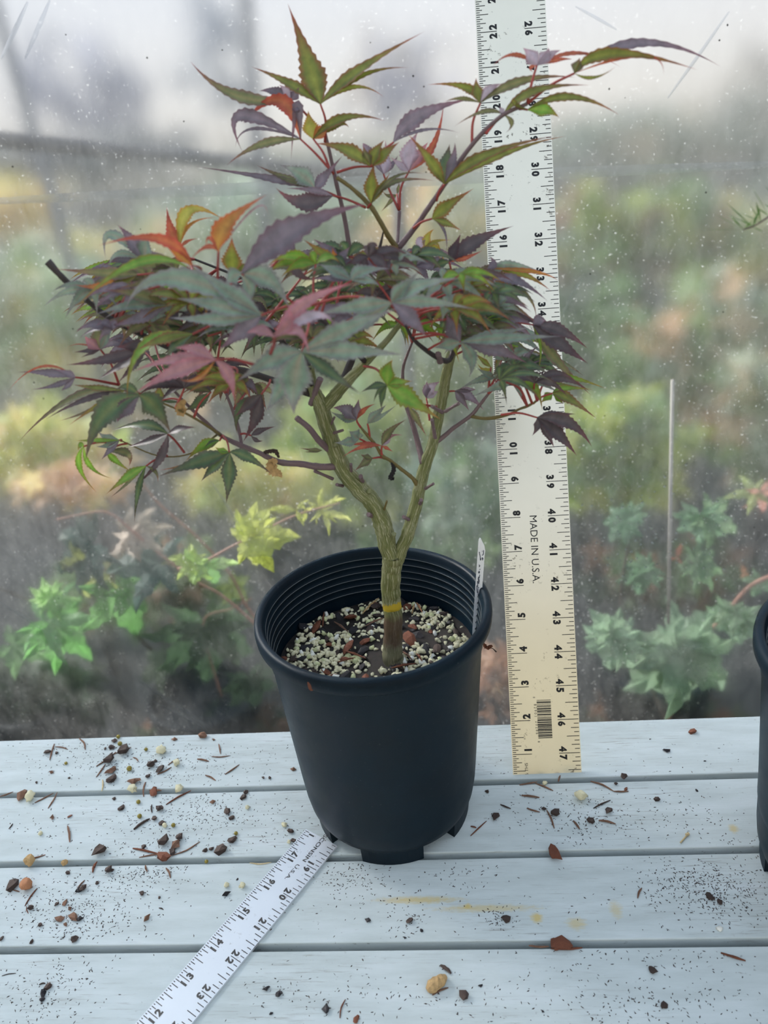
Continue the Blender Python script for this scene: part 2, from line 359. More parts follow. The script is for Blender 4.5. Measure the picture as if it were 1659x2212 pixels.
def ruler_print(frame, root, width, l0, l1, total, unit, tl, tr, dig, dw, du_l, du_r):
    T = Print(); th = .019
    n = int(l0*16)
    while n <= l1*16:
        w = n/16*unit; L_ = tl[0] if n % 16 == 0 else tl[1] if n % 8 == 0 else tl[2] if n % 4 == 0 else tl[3] if n % 2 == 0 else tl[4]
        if n > 0: T.quad(.02, L_, w-th/2, w+th/2)
        if n % 2 == 0 and n > 0:
            L_ = tr[0] if n % 16 == 0 else tr[1] if n % 8 == 0 else tr[2] if n % 4 == 0 else tr[3]
            T.quad(width-L_, width-.02, w-th/2, w+th/2)
        if n % 16 == 0 and 0 < n < total*16:
            D = Print(); s = str(n//16)
            if len(s) == 2: D.text(s[0], du_l, w-dw, dig, True)
            if not (l1 < total and n//16 == 18): D.text(s[-1], du_l, w+dw, dig, True)
            if D.v: D.build('numeral', frame, root, M['ink'])
            D = Print(); s = str(total-n//16)
            if not (l1 < total and n//16 == 18):
                if len(s) == 2:
                    D.text(s[0], width-du_r, w+dw, dig, False); D.text(s[1], width-du_r, w-dw, dig, False)
                else: D.text(s, width-du_r, w+dw, dig, False)
            if D.v: D.build('numeral', frame, root, M['ink'])
        n += 1
    tag(T.build('tick_marks', frame, root, M['ink']), kind='stuff')
# upright 48 inch ruler, its foot in the gap between the planks, leaning back on the film
lean, tilt, rot = .4467, .0023, .0130
ew = Vector((math.sin(tilt), math.sin(lean)*math.cos(tilt), math.cos(lean)*math.cos(tilt)))
eu = Vector((math.cos(rot), math.sin(rot), 0)); eu = (eu-ew*eu.dot(ew)).normalized(); en = eu.cross(ew)
O = Vector((1.658, 16.60, -.3578))
rul = tag(empty('aluminium_ruler', O), 'dirty aluminium ruler standing upright and leaning back, beside the black pot', 'ruler')
v, f = box(0, 2, 0, 48, -.05, 0)
rv = []
for p in v: rv.append(O+eu*p[0]+ew*p[1]+en*p[2])
mk('blade', rv, [tuple(q) for q in f], M['ruler'], rul, loc=O)
ruler_print((O, eu, ew, en), rul, 2.0, 0, 48, 48, 1.0, (.58, .36, .28, .19, .12), (.625, .38, .25, .16), .225, .125, .475, .51)
X = Print(); X.text('MADE IN U.S.A.', .95, 7.04, .21, False, width=1.98, bold=0.0); X.text('16 THS', .40, .53, .09, True, width=.42, bold=.0); X.build('lettering', (O, eu, ew, en), rul, M['ink'])
X = Print(); random.seed(3); w = 2.60
while w > 1.45:
    b = random.choice((.012, .012, .024, .036)); X.quad(.79, 1.20, w-b, w); w -= b+random.choice((.012, .012, .024))
for i, ch in enumerate('82901'): X.text(ch, .745, 2.46-.085*i, .075, False, bold=0)
for i, ch in enumerate('20286'): X.text(ch, .765, 1.95-.085*i, .075, False, bold=0)
X.text('0', .72, 2.68, .06, False, bold=0); X.text('8', .80, 1.36, .06, False, bold=0)
X.build('barcode', (O, eu, ew, en), rul, M['ink'])
# ruler lying flat, its end under the pot's edge
A = Vector((-4.283, 14.925, 0)); Bp = Vector((-7.424, 9.782, 0)); ew = (A-Bp).normalized(); eu = Vector((ew.y, -ew.x, 0)); en = Vector((0, 0, 1))
UN = .966; O2 = A-ew*(17.93*UN)+Vector((0, 0, .075)); W2 = 1.10
r2 = tag(empty('flat_ruler', O2), 'shiny clean aluminium ruler lying flat across the planks towards the pot', 'ruler')
v, f = box(0, W2, 0, 17.93*UN, -.07, 0)
mk('blade', [O2+eu*p[0]+ew*p[1]+en*p[2] for p in v], f, M['ruler2'], r2, loc=O2)
ruler_print((O2, eu, ew, en), r2, W2, 1, 17.9, 36, UN, (.36, .31, .23, .16, .07), (.34, .30, .22, .14), .195, .105, .27, .28)
X = Print(); X.text('1', .27, 17.86*UN-.02, .17, True); X.text('WISCONSIN', .62, 17.72*UN, .115, False, width=1.30, bold=.015); X.text('U.S.A.', .555, 16.62*UN, .10, False, width=.52, bold=.01)
X.build('lettering', (O2, eu, ew, en), r2, M['ink'])

# ================================================================== POTS
PC = Vector((-1.875, 15.95, 0)); PR, PH, PB = 2.97, 6.8, 2.20
def make_pot(c, root, mat, PR=PR):
    k = PR/2.97
    prof = [(1.0, .42), (PB-.08, .42), (PB+.03, .52), (PB+.13, .80), (PB+.19, 1.2), (PB+.23, 1.7)]
    prof += [(2.69*k, 5.66), (2.72*k, 5.72), (2.76*k, 6.28), (2.78*k, 6.34), (2.90*k, 6.36), (2.955*k, 6.42), (PR, 6.60), (2.955*k, 6.75), (2.90*k, PH), (2.80*k, PH), (2.755*k, 6.74), (2.735*k, 6.62)]
    z = 6.55; r = 2.72; R0 = len(prof)
    for i in range(6):
        prof += [((r-.016)*k, z), ((r-.026)*k, z-.013), (r*k-.006, z-.05), ((r-.010)*k, z-.17)]; z -= .2; r -= .018
    prof += [(2.56*k, 4.9), (2.34*k, 2.0), (2.10*k, .55), (1.0, .50)]
    v, f = lathe(prof, 96, (c.x, c.y)); f.append(tuple(range(95, -1, -1)))
    m = len(prof)-1; f.append(tuple(m*96+i for i in range(96)))
    mi = [1 if (i < len(prof)*96-96 and R0 <= i//96 < R0+24 and (i//96-R0) % 4 == 0) else 0 for i in range(len(f))]
    return mk('pot', v, f, mat, root, smooth=True, loc=c, mats=[mat, M['ridge']], mi=mi)
def make_feet(c, root, ph):
    for i in range(5):
        v = []; f = []; n = 8
        for k in range(n+1):
            a = math.radians(ph+72*i-22+44*k/n)
            for r, z in ((PB-.30, 0), (PB-.02, 0), (PB+.02, .53), (PB-.30, .53)): v.append((c.x+r*math.cos(a), c.y+r*math.sin(a), z))
        for k in range(n):
            for q in range(4): f.append((k*4+q, k*4+(q+1) % 4, k*4+4+(q+1) % 4, k*4+4+q))
        f += [(3, 2, 1, 0), (n*4, n*4+1, n*4+2, n*4+3)]
        mk('pot_foot', v, f, M['pot'], root, loc=c)
maple = tag(empty('potted_japanese_maple', PC), 'small red and green laceleaf maple tree in a black nursery pot', 'potted tree')
pot = make_pot(PC, maple, M['pot']); make_feet(PC, pot, -88)
SZ = 5.15                          # soil height at the middle

def lump(r, seed, sq=(1, 1, 1), sub=1, am=.45):
    """irregular pebble (verts, faces) from a subdivided octahedron"""
    v = [Vector(p) for p in ((1, 0, 0), (-1, 0, 0), (0, 1, 0), (0, -1, 0), (0, 0, 1), (0, 0, -1))]
    f = [(0, 2, 4), (2, 1, 4), (1, 3, 4), (3, 0, 4), (2, 0, 5), (1, 2, 5), (3, 1, 5), (0, 3, 5)]
    for _ in range(sub):
        mid = {}; nf = []
        def g(a, b):
            k = (min(a, b), max(a, b))
            if k not in mid: mid[k] = len(v); v.append(((v[a]+v[b])/2).normalized())
            return mid[k]
        for a, b, c in f:
            x, y, z = g(a, b), g(b, c), g(c, a); nf += [(a, x, z), (x, b, y), (z, y, c), (x, y, z)]
        f = nf
    out = []
    for p in v:
        q = p*(r*(1+am*noise.noise(p*1.7+Vector((seed*3.7, seed, 0)))+.2*noise.noise(p*4+Vector((seed, 0, seed)))))
        out.append(Vector((q.x*sq[0], q.y*sq[1], q.z*sq[2])))
    return out, f
# soil surface
def soil_z(x, y):
    d = math.hypot(x-PC.x, y-PC.y)
    return SZ+.10*noise.noise((x*1.3, y*1.3, 0))+.05*noise.noise((x*5, y*5, 2))+.04*d/2.5
nr, na = 16, 48; v = [(PC.x, PC.y, soil_z(PC.x, PC.y))]; f = []
for i in range(1, nr+1):
    for k in range(na):
        r = 2.58*i/nr; a = 2*math.pi*k/na; x, y = PC.x+r*math.cos(a), PC.y+r*math.sin(a); v.append((x, y, soil_z(x, y)))
for k in range(na): f.append((0, 1+k, 1+(k+1) % na))
for i in range(nr-1):
    for k in range(na): f.append((1+i*na+k, 1+(i+1)*na+k, 1+(i+1)*na+(k+1) % na, 1+i*na+(k+1) % na))
soil = tag(mk('soil', v, f, M['soil'], maple, smooth=True, loc=(PC.x, PC.y, SZ)), 'dark potting mix with cream perlite grains')
random.seed(21)
pm = []
for i in range(8):
    pv, pf = lump(.066, i+1, (1.25, .85, .8), 1, .9)
    me = bpy.data.meshes.new('perlite_grain'); me.from_pydata([p*IN for p in pv], [], pf); me.materials.append(M[('perl', 'perl2', 'perl3', 'perl')[i % 4]])
    me.polygons.foreach_set('use_smooth', [True]*len(me.polygons)); pm.append(me)
spots = []
while len(spots) < 1150:
    a = random.uniform(0, 2*math.pi); r = 2.5*math.sqrt(random.random()); x, y = PC.x+r*math.cos(a), PC.y+r*math.sin(a)
    if noise.noise((x*1.1+7, y*1.1, 1.0))+.45*noise.noise((x*3.1, y*3.1, 4.0)) < random.uniform(-.45, .35): continue
    if math.hypot(x-(PC.x+.12), y-(PC.y-.1)) < .36: continue
    spots.append((x, y, random.uniform(.55, 1.35)))
spots.sort(key=lambda s: -s[2])
sv, sf = [], []; pvb = [lump(.062, i+40, (1.2, .85, .8), 1, .9) for i in range(6)]
for i, (x, y, s) in enumerate(spots):
    z = soil_z(x, y)+.02*s
    if i < 300:
        o = link('perlite_grain', random.choice(pm), soil, (x, y, z)); o.scale = (s,)*3; o.rotation_euler = (random.random()*6, random.random()*6, random.random()*6)
    else:
        P, Fc = random.choice(pvb); n = len(sv); an = random.random()*6; ca, sa = math.cos(an), math.sin(an)
        sv += [(x+(p.x*ca-p.y*sa)*s, y+(p.x*sa+p.y*ca)*s, z+p.z*s) for p in P]; sf += [tuple(n+q for q in t) for t in Fc]
tag(mk('perlite_fines', sv, sf, M['perl'], soil, smooth=True, loc=(PC.x, PC.y, SZ)), kind='stuff')
def chip_mesh(r, seed, mat, sq=(1.4, .8, .45)):
    P, Fc = lump(r, seed, sq, 1); me = bpy.data.meshes.new('bark_chip'); me.from_pydata([p*IN for p in P], [], Fc); me.materials.append(mat); return me
cm = [chip_mesh(.12, i+60, M[('black', 'chip', 'black', 'rust', 'chip', 'black')[i % 6]]) for i in range(12)]
for i in range(110):
    a = random.uniform(0, 2*math.pi); r = 2.45*math.sqrt(random.random()); x, y = PC.x+r*math.cos(a), PC.y+r*math.sin(a)
    if math.hypot(x-(PC.x+.1), y-(PC.y-.1)) < .4: continue
    o = link('bark_chip', cm[i % 12], soil, (x, y, soil_z(x, y)+.04)); s = random.uniform(.6, 1.35); o.scale = (s,)*3; o.rotation_euler = (random.uniform(-.5, .5), random.uniform(-.5, .5), random.random()*6)
for px, py, s in ((683, 1357, 1.5), (752, 1400, 1.5), (885, 1383, 1.6), (757, 1335, 1.2)):
    q = gnd(px, py, SZ+.1); o = link('bark_chip', cm[3], soil, (q.x, q.y, SZ+.14)); o.scale = (s,)*3; o.rotation_euler = (.6, .3, px)
for x1, y1, x2, y2, mt in ((783, 1325, 818, 1292, 'tan'), (697, 1353, 700, 1322, 'rust'), (722, 1343, 752, 1365, 'brown'), (740, 1405, 790, 1422, 'rust'), (730, 1430, 768, 1421, 'rust'), (845, 1443, 900, 1433, 'rust'), (890, 1325, 896, 1305, 'tan'), (900, 1302, 912, 1322, 'clay'), (790, 1352, 828, 1335, 'brown'), (870, 1408, 890, 1425, 'brown'), (900, 1412, 912, 1428, 'rust')):
    a = gnd(x1, y1, SZ+.12); b = gnd(x2, y2, SZ+.16); tv, tf, tu = tube([a, a.lerp(b, .5)+Vector((0, 0, .03)), b], [.015, .035, .012], 5); mk('wood_splinter', tv, tf, M[mt], soil)

# neighbouring pot at the right
QC = Vector((9.72, 13.3, 0))
pot2 = tag(empty('potted_shrub', QC), 'black nursery pot with wispy green shrub standing alone on the bench', 'potted plant')
make_feet(QC, make_pot(QC, pot2, M['pot'], 3.14), -60)
v = [(QC.x+2.5*math.cos(2*math.pi*k/32), QC.y+2.5*math.sin(2*math.pi*k/32), 5.3) for k in range(32)]; mk('soil', v, [tuple(range(32))], M['soil'], pot2, loc=(QC.x, QC.y, 5.3))
def sprig(pts, root, nl, seed):
    random.seed(seed); C = catmull(pts, 8); tv, tf, tu = tube(C, [.05*(1-.8*i/len(C)) for i in range(len(C))], 6); mk('stem', tv, tf, M['twig'], root, smooth=True, uv=tu)
    lv, lf, lc = [], [], []
    for i in range(nl):
        p = random.choice(C[len(C)//2:]); d = Vector((random.uniform(-1, 1), random.uniform(-1, 1), random.uniform(-.1, .8))).normalized()
        s = d.cross(Vector((0, 0, 1))).normalized(); L_ = random.uniform(.3, .7); n = len(lv)
        lv += [p, p+d*L_*.5+s*.025, p+d*L_, p+d*L_*.5-s*.025]; lf.append((n, n+1, n+2, n+3)); lc += [srgb(96, 128, 62)]*4
    tag(mk('foliage', lv, lf, M['leafbg'], root, col=lc), kind='stuff')
tip = at(1606, 496, 13.4)
sprig([(QC.x-.1, QC.y, 5.2), (QC.x-.3, QC.y, 9), (QC.x-.2, 13.3, 13.5), (QC.x-.4, 13.3, tip.z-1)], pot2, 60, 4)
sprig([(QC.x-.3, QC.y, 9), (QC.x-.6, 13.4, 12.6), tip+Vector((1.2, 0, .1)), tip], pot2, 50, 6)

# ================================================================== PLANT TAG
def tagpt(x, y): return at(1000+x/10.06, 1150+y/10.06, 16.5)
tq = [(365, 130), (345, 165), (335, 240), (215, 2060), (205, 2230), (345, 2230), (375, 1830), (470, 520), (485, 400), (468, 300), (385, 140)]
c0 = tagpt(300, 2200)
fr = [tagpt(x, y) for x, y in tq]; bk = [p+Vector((0, .035, 0)) for p in fr]; n = len(fr)
ptag = tag(empty('plant_tag', c0), 'white plastic plant tag with pencil handwriting stuck inside the pot rim', 'plant tag')
mk('tag_blade', fr+bk, [tuple(range(n)), tuple(range(2*n-1, n-1, -1))]+[(i, n+i, n+(i+1) % n, (i+1) % n) for i in range(n)], M['tag'], ptag, loc=c0)
sv, sf = [], []
for st in (((330, 1375), (326, 1310), (324, 1210)), ((312, 1310), (300, 1240), (302, 1150), (330, 1200), (346, 1190)), ((322, 1165), (315, 1055), (345, 1115), (335, 1000), (352, 1080), (350, 1010)), ((330, 1020), (343, 960), (350, 1000), (366, 915)), ((345, 890), (338, 850), (362, 882), (355, 832)), ((366, 810), (372, 790)), ((346, 700), (362, 722), (352, 750), (372, 716)), ((430, 605), (416, 545), (438, 565), (428, 585)), ((410, 492), (440, 482), (450, 385)), ((418, 400), (422, 412)), ((356, 420), (362, 460), (374, 520), (380, 605), (392, 560), (385, 600))):
    C = catmull([tagpt(*q)-Vector((0, .008, 0)) for q in st], 4)
    for a, b in zip(C, C[1:]):
        d = (b-a).normalized(); s = d.cross(Vector((0, 1, 0)))*.009; k = len(sv); sv += [a-s, b-s, b+s, a+s]; sf.append((k, k+1, k+2, k+3))
mk('handwriting', sv, sf, M['pen'], ptag, loc=c0)

# ================================================================== THE MAPLE
TY = 15.85
CROP = {0: (0, 0, 1.0), 1: (400, 0, 2.765), 2: (850, 0, 2.212), 3: (0, 420, 2.765), 4: (450, 400, 3.0164), 5: (850, 450, 3.318), 6: (550, 800, 3.0164)}
def px(c, x, y): a = CROP[c]; return a[0]+x/a[2], a[1]+y/a[2]
random.seed(11)
NODES = []                         # (point) on the branches, for the leaf stalks
def branch(name, c, pts, mat, n=8, nodes=True, bump=.0, seg=6):
    """pts: (x, y, width px, Y)"""
    P = [at(*px(c, p[0], p[1]), p[3]) for p in pts]; R = [p[2]/CROP[c][2]/ppi(q)/2 for p, q in zip(pts, P)]
    C = catmull(P, seg); RR = []
    for i in range(len(C)):
        t = i/seg; k = min(int(t), len(R)-2); fr = t-k; r = R[k]*(1-fr)+R[k+1]*fr
        if bump and i % 5 == 2: r *= 1+bump*random.random()
        RR.append(r)
    if nodes: NODES.extend(C[len(C)//4:])
    if len(C) > 30 and bump:       # slight irregularity of old wood
        C = [p+Vector((random.uniform(-1, 1), random.uniform(-1, 1), 0))*RR[i]*.06 for i, p in enumerate(C)]
    v, f, uv = tube(C, RR, n)
    return mk(name, v, f, M[mat], maple, smooth=True, uv=uv, loc=C[0])
Y = TY
branch('trunk', 0, [(851, 1450, 50, Y-.1), (849, 1418, 45, Y-.1), (848, 1390, 41, Y-.1), (850, 1340, 40, Y-.1), (846, 1300, 41, Y), (844, 1262, 42, Y), (846, 1225, 43, Y), (848, 1196, 44, Y)], 'trunk', 14, False, .05)
branch('limb', 0, [(850, 1225, 34, Y), (836, 1175, 40, Y), (826, 1130, 40, Y), (808, 1090, 38, Y), (772, 1050, 41, Y), (742, 1015, 38, Y), (722, 970, 36, Y), (703, 912, 34, Y), (692, 872, 34, Y), (676, 838, 24, Y), (668, 790, 20, Y+.1)], 'limb', 14, True, .10)
branch('limb', 0, [(856, 1222, 26, Y), (868, 1185, 28, Y), (882, 1150, 29, Y), (900, 1085, 27, Y+.1), (914, 1020, 27, Y+.2), (934, 960, 24, Y+.3), (945, 910, 24, Y+.4), (957, 850, 24, Y+.5), (968, 790, 22, Y+.5), (984, 735, 18, Y+.6), (992, 690, 14, Y+.6)], 'limb', 12, True, .10)
branch('branch', 0, [(696, 885, 26, Y), (722, 856, 27, Y), (748, 826, 25, Y-.2), (790, 783, 18, Y-.3), (831, 741, 14, Y-.3), (868, 695, 12, Y-.2), (908, 648, 10, Y)], 'limb', 10, True, .08)
branch('branch', 0, [(735, 838, 18, Y), (762, 770, 16, Y+.4), (776, 700, 15, Y+.6), (791, 640, 17, Y+.6), (821, 605, 17, Y+.6), (848, 566, 16, Y+.6), (858, 536, 18, Y+.6)], 'dark', 9, True, .12)
branch('branch', 0, [(724, 1008, 15, Y-.1), (688, 1008, 15, Y-.2), (650, 1002, 14, Y-.3), (604, 998, 13, Y-.4), (560, 978, 11, Y-.5), (520, 962, 12, Y-.6), (478, 941, 9, Y-.7), (445, 912, 8, Y-.8), (410, 880, 7, Y-.8), (370, 838, 5, Y-.7)], 'twig', 9, True, .12)
branch('branch', 0, [(478, 941, 7, Y-.7), (440, 915, 6, Y-1.0), (395, 890, 5, Y-1.2), (345, 868, 4, Y-1.3)], 'stemg', 7)
branch('branch', 0, [(522, 962, 7, Y-.6), (515, 925, 8, Y-.4), (500, 880, 7, Y-.3), (488, 850, 6, Y-.2)], 'twig', 7)
branch('branch', 0, [(470, 938, 5, Y-.7), (410, 980, 4, Y-.9), (340, 984, 3.5, Y-1.1), (262, 952, 3, Y-1.2)], 'stemg', 6)
branch('branch', 0, [(716, 975, 15, Y), (690, 953, 14, Y-.3), (668, 925, 13, Y-.5), (640, 902, 12, Y-.6)], 'twig', 8, True, .15)
branch('branch', 0, [(914, 1002, 15, Y+.2), (904, 962, 13, Y+.5), (888, 905, 11, Y+.8), (876, 868, 9, Y+1.0), (870, 800, 7, Y+1.2), (890, 740, 5, Y+1.4)], 'twig', 8, True, .12)
branch('branch', 6, [(1060, 745, 34, Y+.1), (1020, 695, 26, Y), (950, 640, 24, Y-.1), (880, 585, 22, Y-.2), (830, 555, 26, Y-.3), (790, 490, 20, Y-.3), (740, 430, 22, Y-.3), (690, 370, 14, Y-.3)], 'stemg', 7, True, .15)
branch('branch', 5, [(285, 1690, 38, Y+.3), (355, 1640, 36, Y+.3), (430, 1575, 32, Y+.3), (555, 1485, 30, Y+.2), (610, 1420, 26, Y+.2), (680, 1330, 20, Y+.2)], 'twig', 8, True, .12)
branch('branch', 5, [(555, 1490, 26, Y+.2), (640, 1505, 24, Y), (730, 1500, 28, Y-.1), (830, 1475, 20, Y-.2), (900, 1440, 18, Y-.2), (960, 1418, 22, Y-.3), (1030, 1380, 12, Y-.3)], 'stemg', 8, True, .12)
branch('branch', 0, [(103, 565, 18, Y-1.6), (128, 592, 13, Y-1.6), (158, 622, 14, Y-1.5), (195, 655, 11, Y-1.4), (230, 682, 12, Y-1.3), (290, 715, 12, Y-1.2), (400, 765, 12, Y-.8), (540, 805, 14, Y-.4), (670, 850, 16, Y)], 'dark', 8, True, .15)
branch('branch', 0, [(676, 835, 14, Y), (620, 750, 12, Y-.8), (560, 690, 10, Y-1.4), (500, 640, 8, Y-1.8), (430, 610, 6, Y-2)], 'dark', 8)
branch('branch', 0, [(668, 800, 12, Y), (650, 720, 10, Y+.8), (600, 640, 8, Y+1.4), (520, 600, 6, Y+1.6), (420, 560, 5, Y+1.6)], 'dark', 8)
branch('branch', 0, [(790, 783, 12, Y-.3), (740, 730, 10, Y-1.2), (690, 690, 8, Y-2.2), (640, 660, 6, Y-2.8)], 'dark', 8)
branch('branch', 0, [(868, 695, 10, Y-.2), (950, 655, 8, Y+.1), (1030, 620, 7, Y+.3), (1100, 590, 5, Y+.4)], 'dark', 8)
branch('branch', 0, [(984, 735, 12, Y+.6), (1040, 700, 9, Y+.3), (1100, 690, 7, Y+.1), (1140, 695, 5, Y)], 'twig', 8)
branch('branch', 0, [(984, 740, 10, Y+.6), (965, 780, 12, Y+.2), (900, 740, 9, Y-.8), (870, 690, 7, Y-1.4)], 'dark', 8)
branch('branch', 0, [(758, 557, 11, Y+1.0), (744, 470, 10, Y+1.0), (727, 398, 9, Y+1.0), (711, 325, 8, Y+1), (697, 268, 7, Y+1)], 'twig', 8, True, .1)
branch('branch', 0, [(776, 690, 10, Y+.6), (768, 620, 11, Y+.9), (758, 557, 11, Y+1.0)], 'twig', 8)
branch('branch', 0, [(858, 536, 13, Y+.6), (842, 515, 12, Y+.5), (822, 480, 11, Y+.4), (800, 445, 11, Y+.4), (762, 408, 9, Y+.4), (727, 383, 9, Y+.4)], 'stemg', 8, True, .1)
branch('branch', 0, [(860, 536, 14, Y+.6), (895, 493, 12, Y+.6), (925, 450, 11, Y+.5), (958, 402, 10, Y+.5), (1017, 316, 10, Y+.4), (1080, 253, 9, Y+.3), (1139, 224, 8, Y+.2)], 'twig', 8, True, .12)
branch('branch', 0, [(858, 534, 8, Y+.7), (861, 490, 7, Y+.9), (863, 456, 8, Y+1.0)], 'twig', 7)
branch('branch', 4, [(1075, 490, 30, Y+.5), (1105, 440, 28, Y+.5), (1125, 375, 18, Y+.5), (1140, 305, 10, Y+.5)], 'dark', 7, False, .2)
for c, x1, y1, x2, y2, w, mt in ((6, 900, 1120, 908, 1065, 34, 'limb'), (6, 735, 800, 748, 785, 40, 'limb'), (6, 770, 950, 742, 940, 36, 'dark'), (6, 700, 720, 690, 690, 34, 'dark'), (6, 630, 660, 628, 612, 22, 'dark'), (6, 560, 750, 535, 745, 26, 'dark'), (6, 500, 350, 520, 305, 18, 'dark'), (6, 510, 410, 575, 390, 22, 'dark'), (6, 470, 690, 390, 655, 24, 'dark'), (6, 1130, 760, 1165, 738, 22, 'dark'), (6, 1000, 970, 970, 955, 28, 'dark'), (6, 1080, 860, 1085, 845, 28, 'dark'), (6, 1270, 250, 1330, 215, 26, 'dark'), (6, 1200, 260, 1155, 235, 30, 'dark'), (6, 1170, 400, 1155, 320, 26, 'dark'), (6, 520, 500, 525, 482, 34, 'limb'), (5, 330, 1080, 320, 1045, 50, 'dark'), (4, 690, 1370, 730, 1260, 46, 'dark'), (6, 845, 905, 862, 852, 16, 'brown'), (4, 1110, 470, 1150, 440, 22, 'dark')):
    a = at(*px(c, x1-(x2-x1)*.5, y1-(y2-y1)*.5), Y); b = at(*px(c, x2, y2), Y-.28); r = w/CROP[c][2]/ppi(a)/2
    v, f, uv = tube([a, a.lerp(b, .6), b], [r, r*.8, r*.9], 7, jit=.12); mk('twig_stub', v, f, M['twig' if mt == 'dark' else mt if mt != 'brown' else 'stemg'], maple, uv=uv)

# ---- leaves.  colour sets: body, margin, tip, vein
CS = {'g': ((94, 102, 50), (120, 58, 52), (132, 44, 58), (140, 140, 66)),
      'd': ((66, 88, 64), (78, 66, 64), (90, 58, 60), (126, 128, 82)),
      'p': ((98, 92, 102), (94, 72, 82), (112, 68, 80), (124, 112, 122)),
      't': ((106, 126, 112), (112, 100, 108), (112, 96, 108), (140, 114, 102)),
      'x': ((68, 62, 66), (76, 50, 54), (98, 48, 54), (96, 84, 86)),
      'r': ((144, 78, 62), (142, 62, 60), (132, 62, 70), (164, 112, 76)),
      'k': ((138, 104, 112), (140, 88, 98), (146, 84, 94), (160, 116, 110)),
      'o': ((150, 104, 58), (162, 76, 56), (142, 70, 70), (164, 134, 72)),
      'y': ((134, 132, 62), (144, 92, 54), (146, 80, 56), (154, 148, 84)),
      'l': ((150, 142, 154), (138, 110, 120), (136, 86, 98), (158, 138, 148)),
      'm': ((86, 92, 62), (98, 66, 74), (116, 52, 66), (130, 116, 84)),
      'e': ((92, 132, 52), (120, 90, 48), (140, 70, 50), (150, 160, 80))}
CS = {k: tuple(srgb(*c, 1.65) for c in q) for k, q in CS.items()}
def mixv(a, b, t): return tuple(x*(1-t)+y*t for x, y in zip(a, b))
def lobe_mesh(V, Fc, Cc, b, mid, tip, hw, nrm, cs, seg=26, ser=.13, fold=.22, red=0.0):
    """one serrate lance-shaped lobe: midrib through b, mid, tip; half width hw (inches)"""
    ctrl = mid*2-(b+tip)*.5; n0 = len(V)
    ln = (tip-b).length
    for i in range(seg+1):
        t = i/seg; p = b*(1-t)**2+ctrl*(2*t*(1-t))+tip*t*t; d = (ctrl-b)*(2*(1-t))+(tip-ctrl)*(2*t)
        s = d.cross(nrm)
        if s.length < 1e-5: s = Vector((1, 0, 0))
        s.normalize(); u = s.cross(d).normalized()
        w = (.10+.90*math.sin(min(1, t/.42)*math.pi/2)**1.3) if t < .42 else (max(0, (1-t)/.58))**1.4*.93+.07*(1-t)**.7
        teeth = ser*(1 if i % 2 else -.55)*(1 if .10 < t < .9 else .2)
        for k, q in enumerate((-1, -.5, 0, .5, 1)):
            ww = hw*w*(1+(teeth if abs(q) == 1 else 0))
            sh = (s*(q*ww)+d.normalized()*(.10*ww*(1 if i % 2 else 0) if abs(q) == 1 else 0))
            V.append(p+sh+u*(fold*hw*w*abs(q)))
            base = mixv(cs[0], cs[2], max(0, (t-.55)/.45)**1.3*.9) if red == 0 else mixv(cs[0], cs[2], min(1, red+t*.3))
            Cc.append(mixv(base, cs[1], .75) if abs(q) == 1 else mixv(base, cs[3], .65*(1-t)) if q == 0 else base)
    for i in range(seg):
        for k in range(4): Fc.append((n0+i*5+k, n0+i*5+k+1, n0+i*5+6+k, n0+i*5+5+k))
NLEAF = 0
def stalk(b, q, leaf, mat, w=.022):
    d = q-b
    mid = b.lerp(q, .5)+Vector((random.uniform(-.1, .1)*d.length, random.uniform(-.1, .1)*d.length, .06*d.length))
    C = catmull([b, mid, q], 6); v, f, uv = tube(C, [w*(.85+.5*i/len(C)) for i in range(len(C))], 6); mk('petiole', v, f, mat, leaf, smooth=True, loc=b)
def leaf(c, bx, by, Yb, cs, lobes, pet=None, spread=.5, red=0.0):
    global NLEAF
    NLEAF += 1; sc = CROP[c][2]
    b = at(*px(c, bx, by), Yb); k = 1/ppi(b); V, Fc, Cc = [], [], []
    tocam = (CAM-b).normalized()
    nrm = (tocam+Vector((random.uniform(-.35, .35), 0, random.uniform(.1, .7)))).normalized()
    for li, lb in enumerate(lobes):
        if len(lb) == 3: tx, ty, w = lb; mx, my = (bx+tx)/2+random.uniform(-.05, .05)*(ty-by), (by+ty)/2-abs(tx-bx)*.06
        else: mx, my, tx, ty, w = lb
        dl = math.hypot(tx-bx, ty-by)/sc*k
        dy = random.uniform(-1, 1)*spread*dl*.7
        tip = at(*px(c, tx, ty), Yb+dy); mid = at(*px(c, mx, my), Yb+dy*.45)
        hw = w/sc*k*.5*1.06
        q = cs[li % len(cs)] if isinstance(cs, (list, tuple)) else cs
        j = random.uniform(.88, 1.12)
        lobe_mesh(V, Fc, Cc, b, mid, tip, hw, (nrm+Vector((random.uniform(-.3, .3), 0, random.uniform(-.3, .3)))).normalized(), tuple(tuple(x*j for x in z) for z in CS[q]), red=red)
    o = mk('leaf', V, Fc, M['leaf'], maple, smooth=True, loc=b, col=Cc)
    if pet == 0: return o
    if pet: q = at(*px(c, pet[0], pet[1]), pet[2] if len(pet) > 2 else Yb+.3)
    else: q = min(NODES, key=lambda p: (p-b).length+max(0, p.z-b.z)*1.2)
    stalk(b, q, o, M['pet'])
    return o
Y = TY
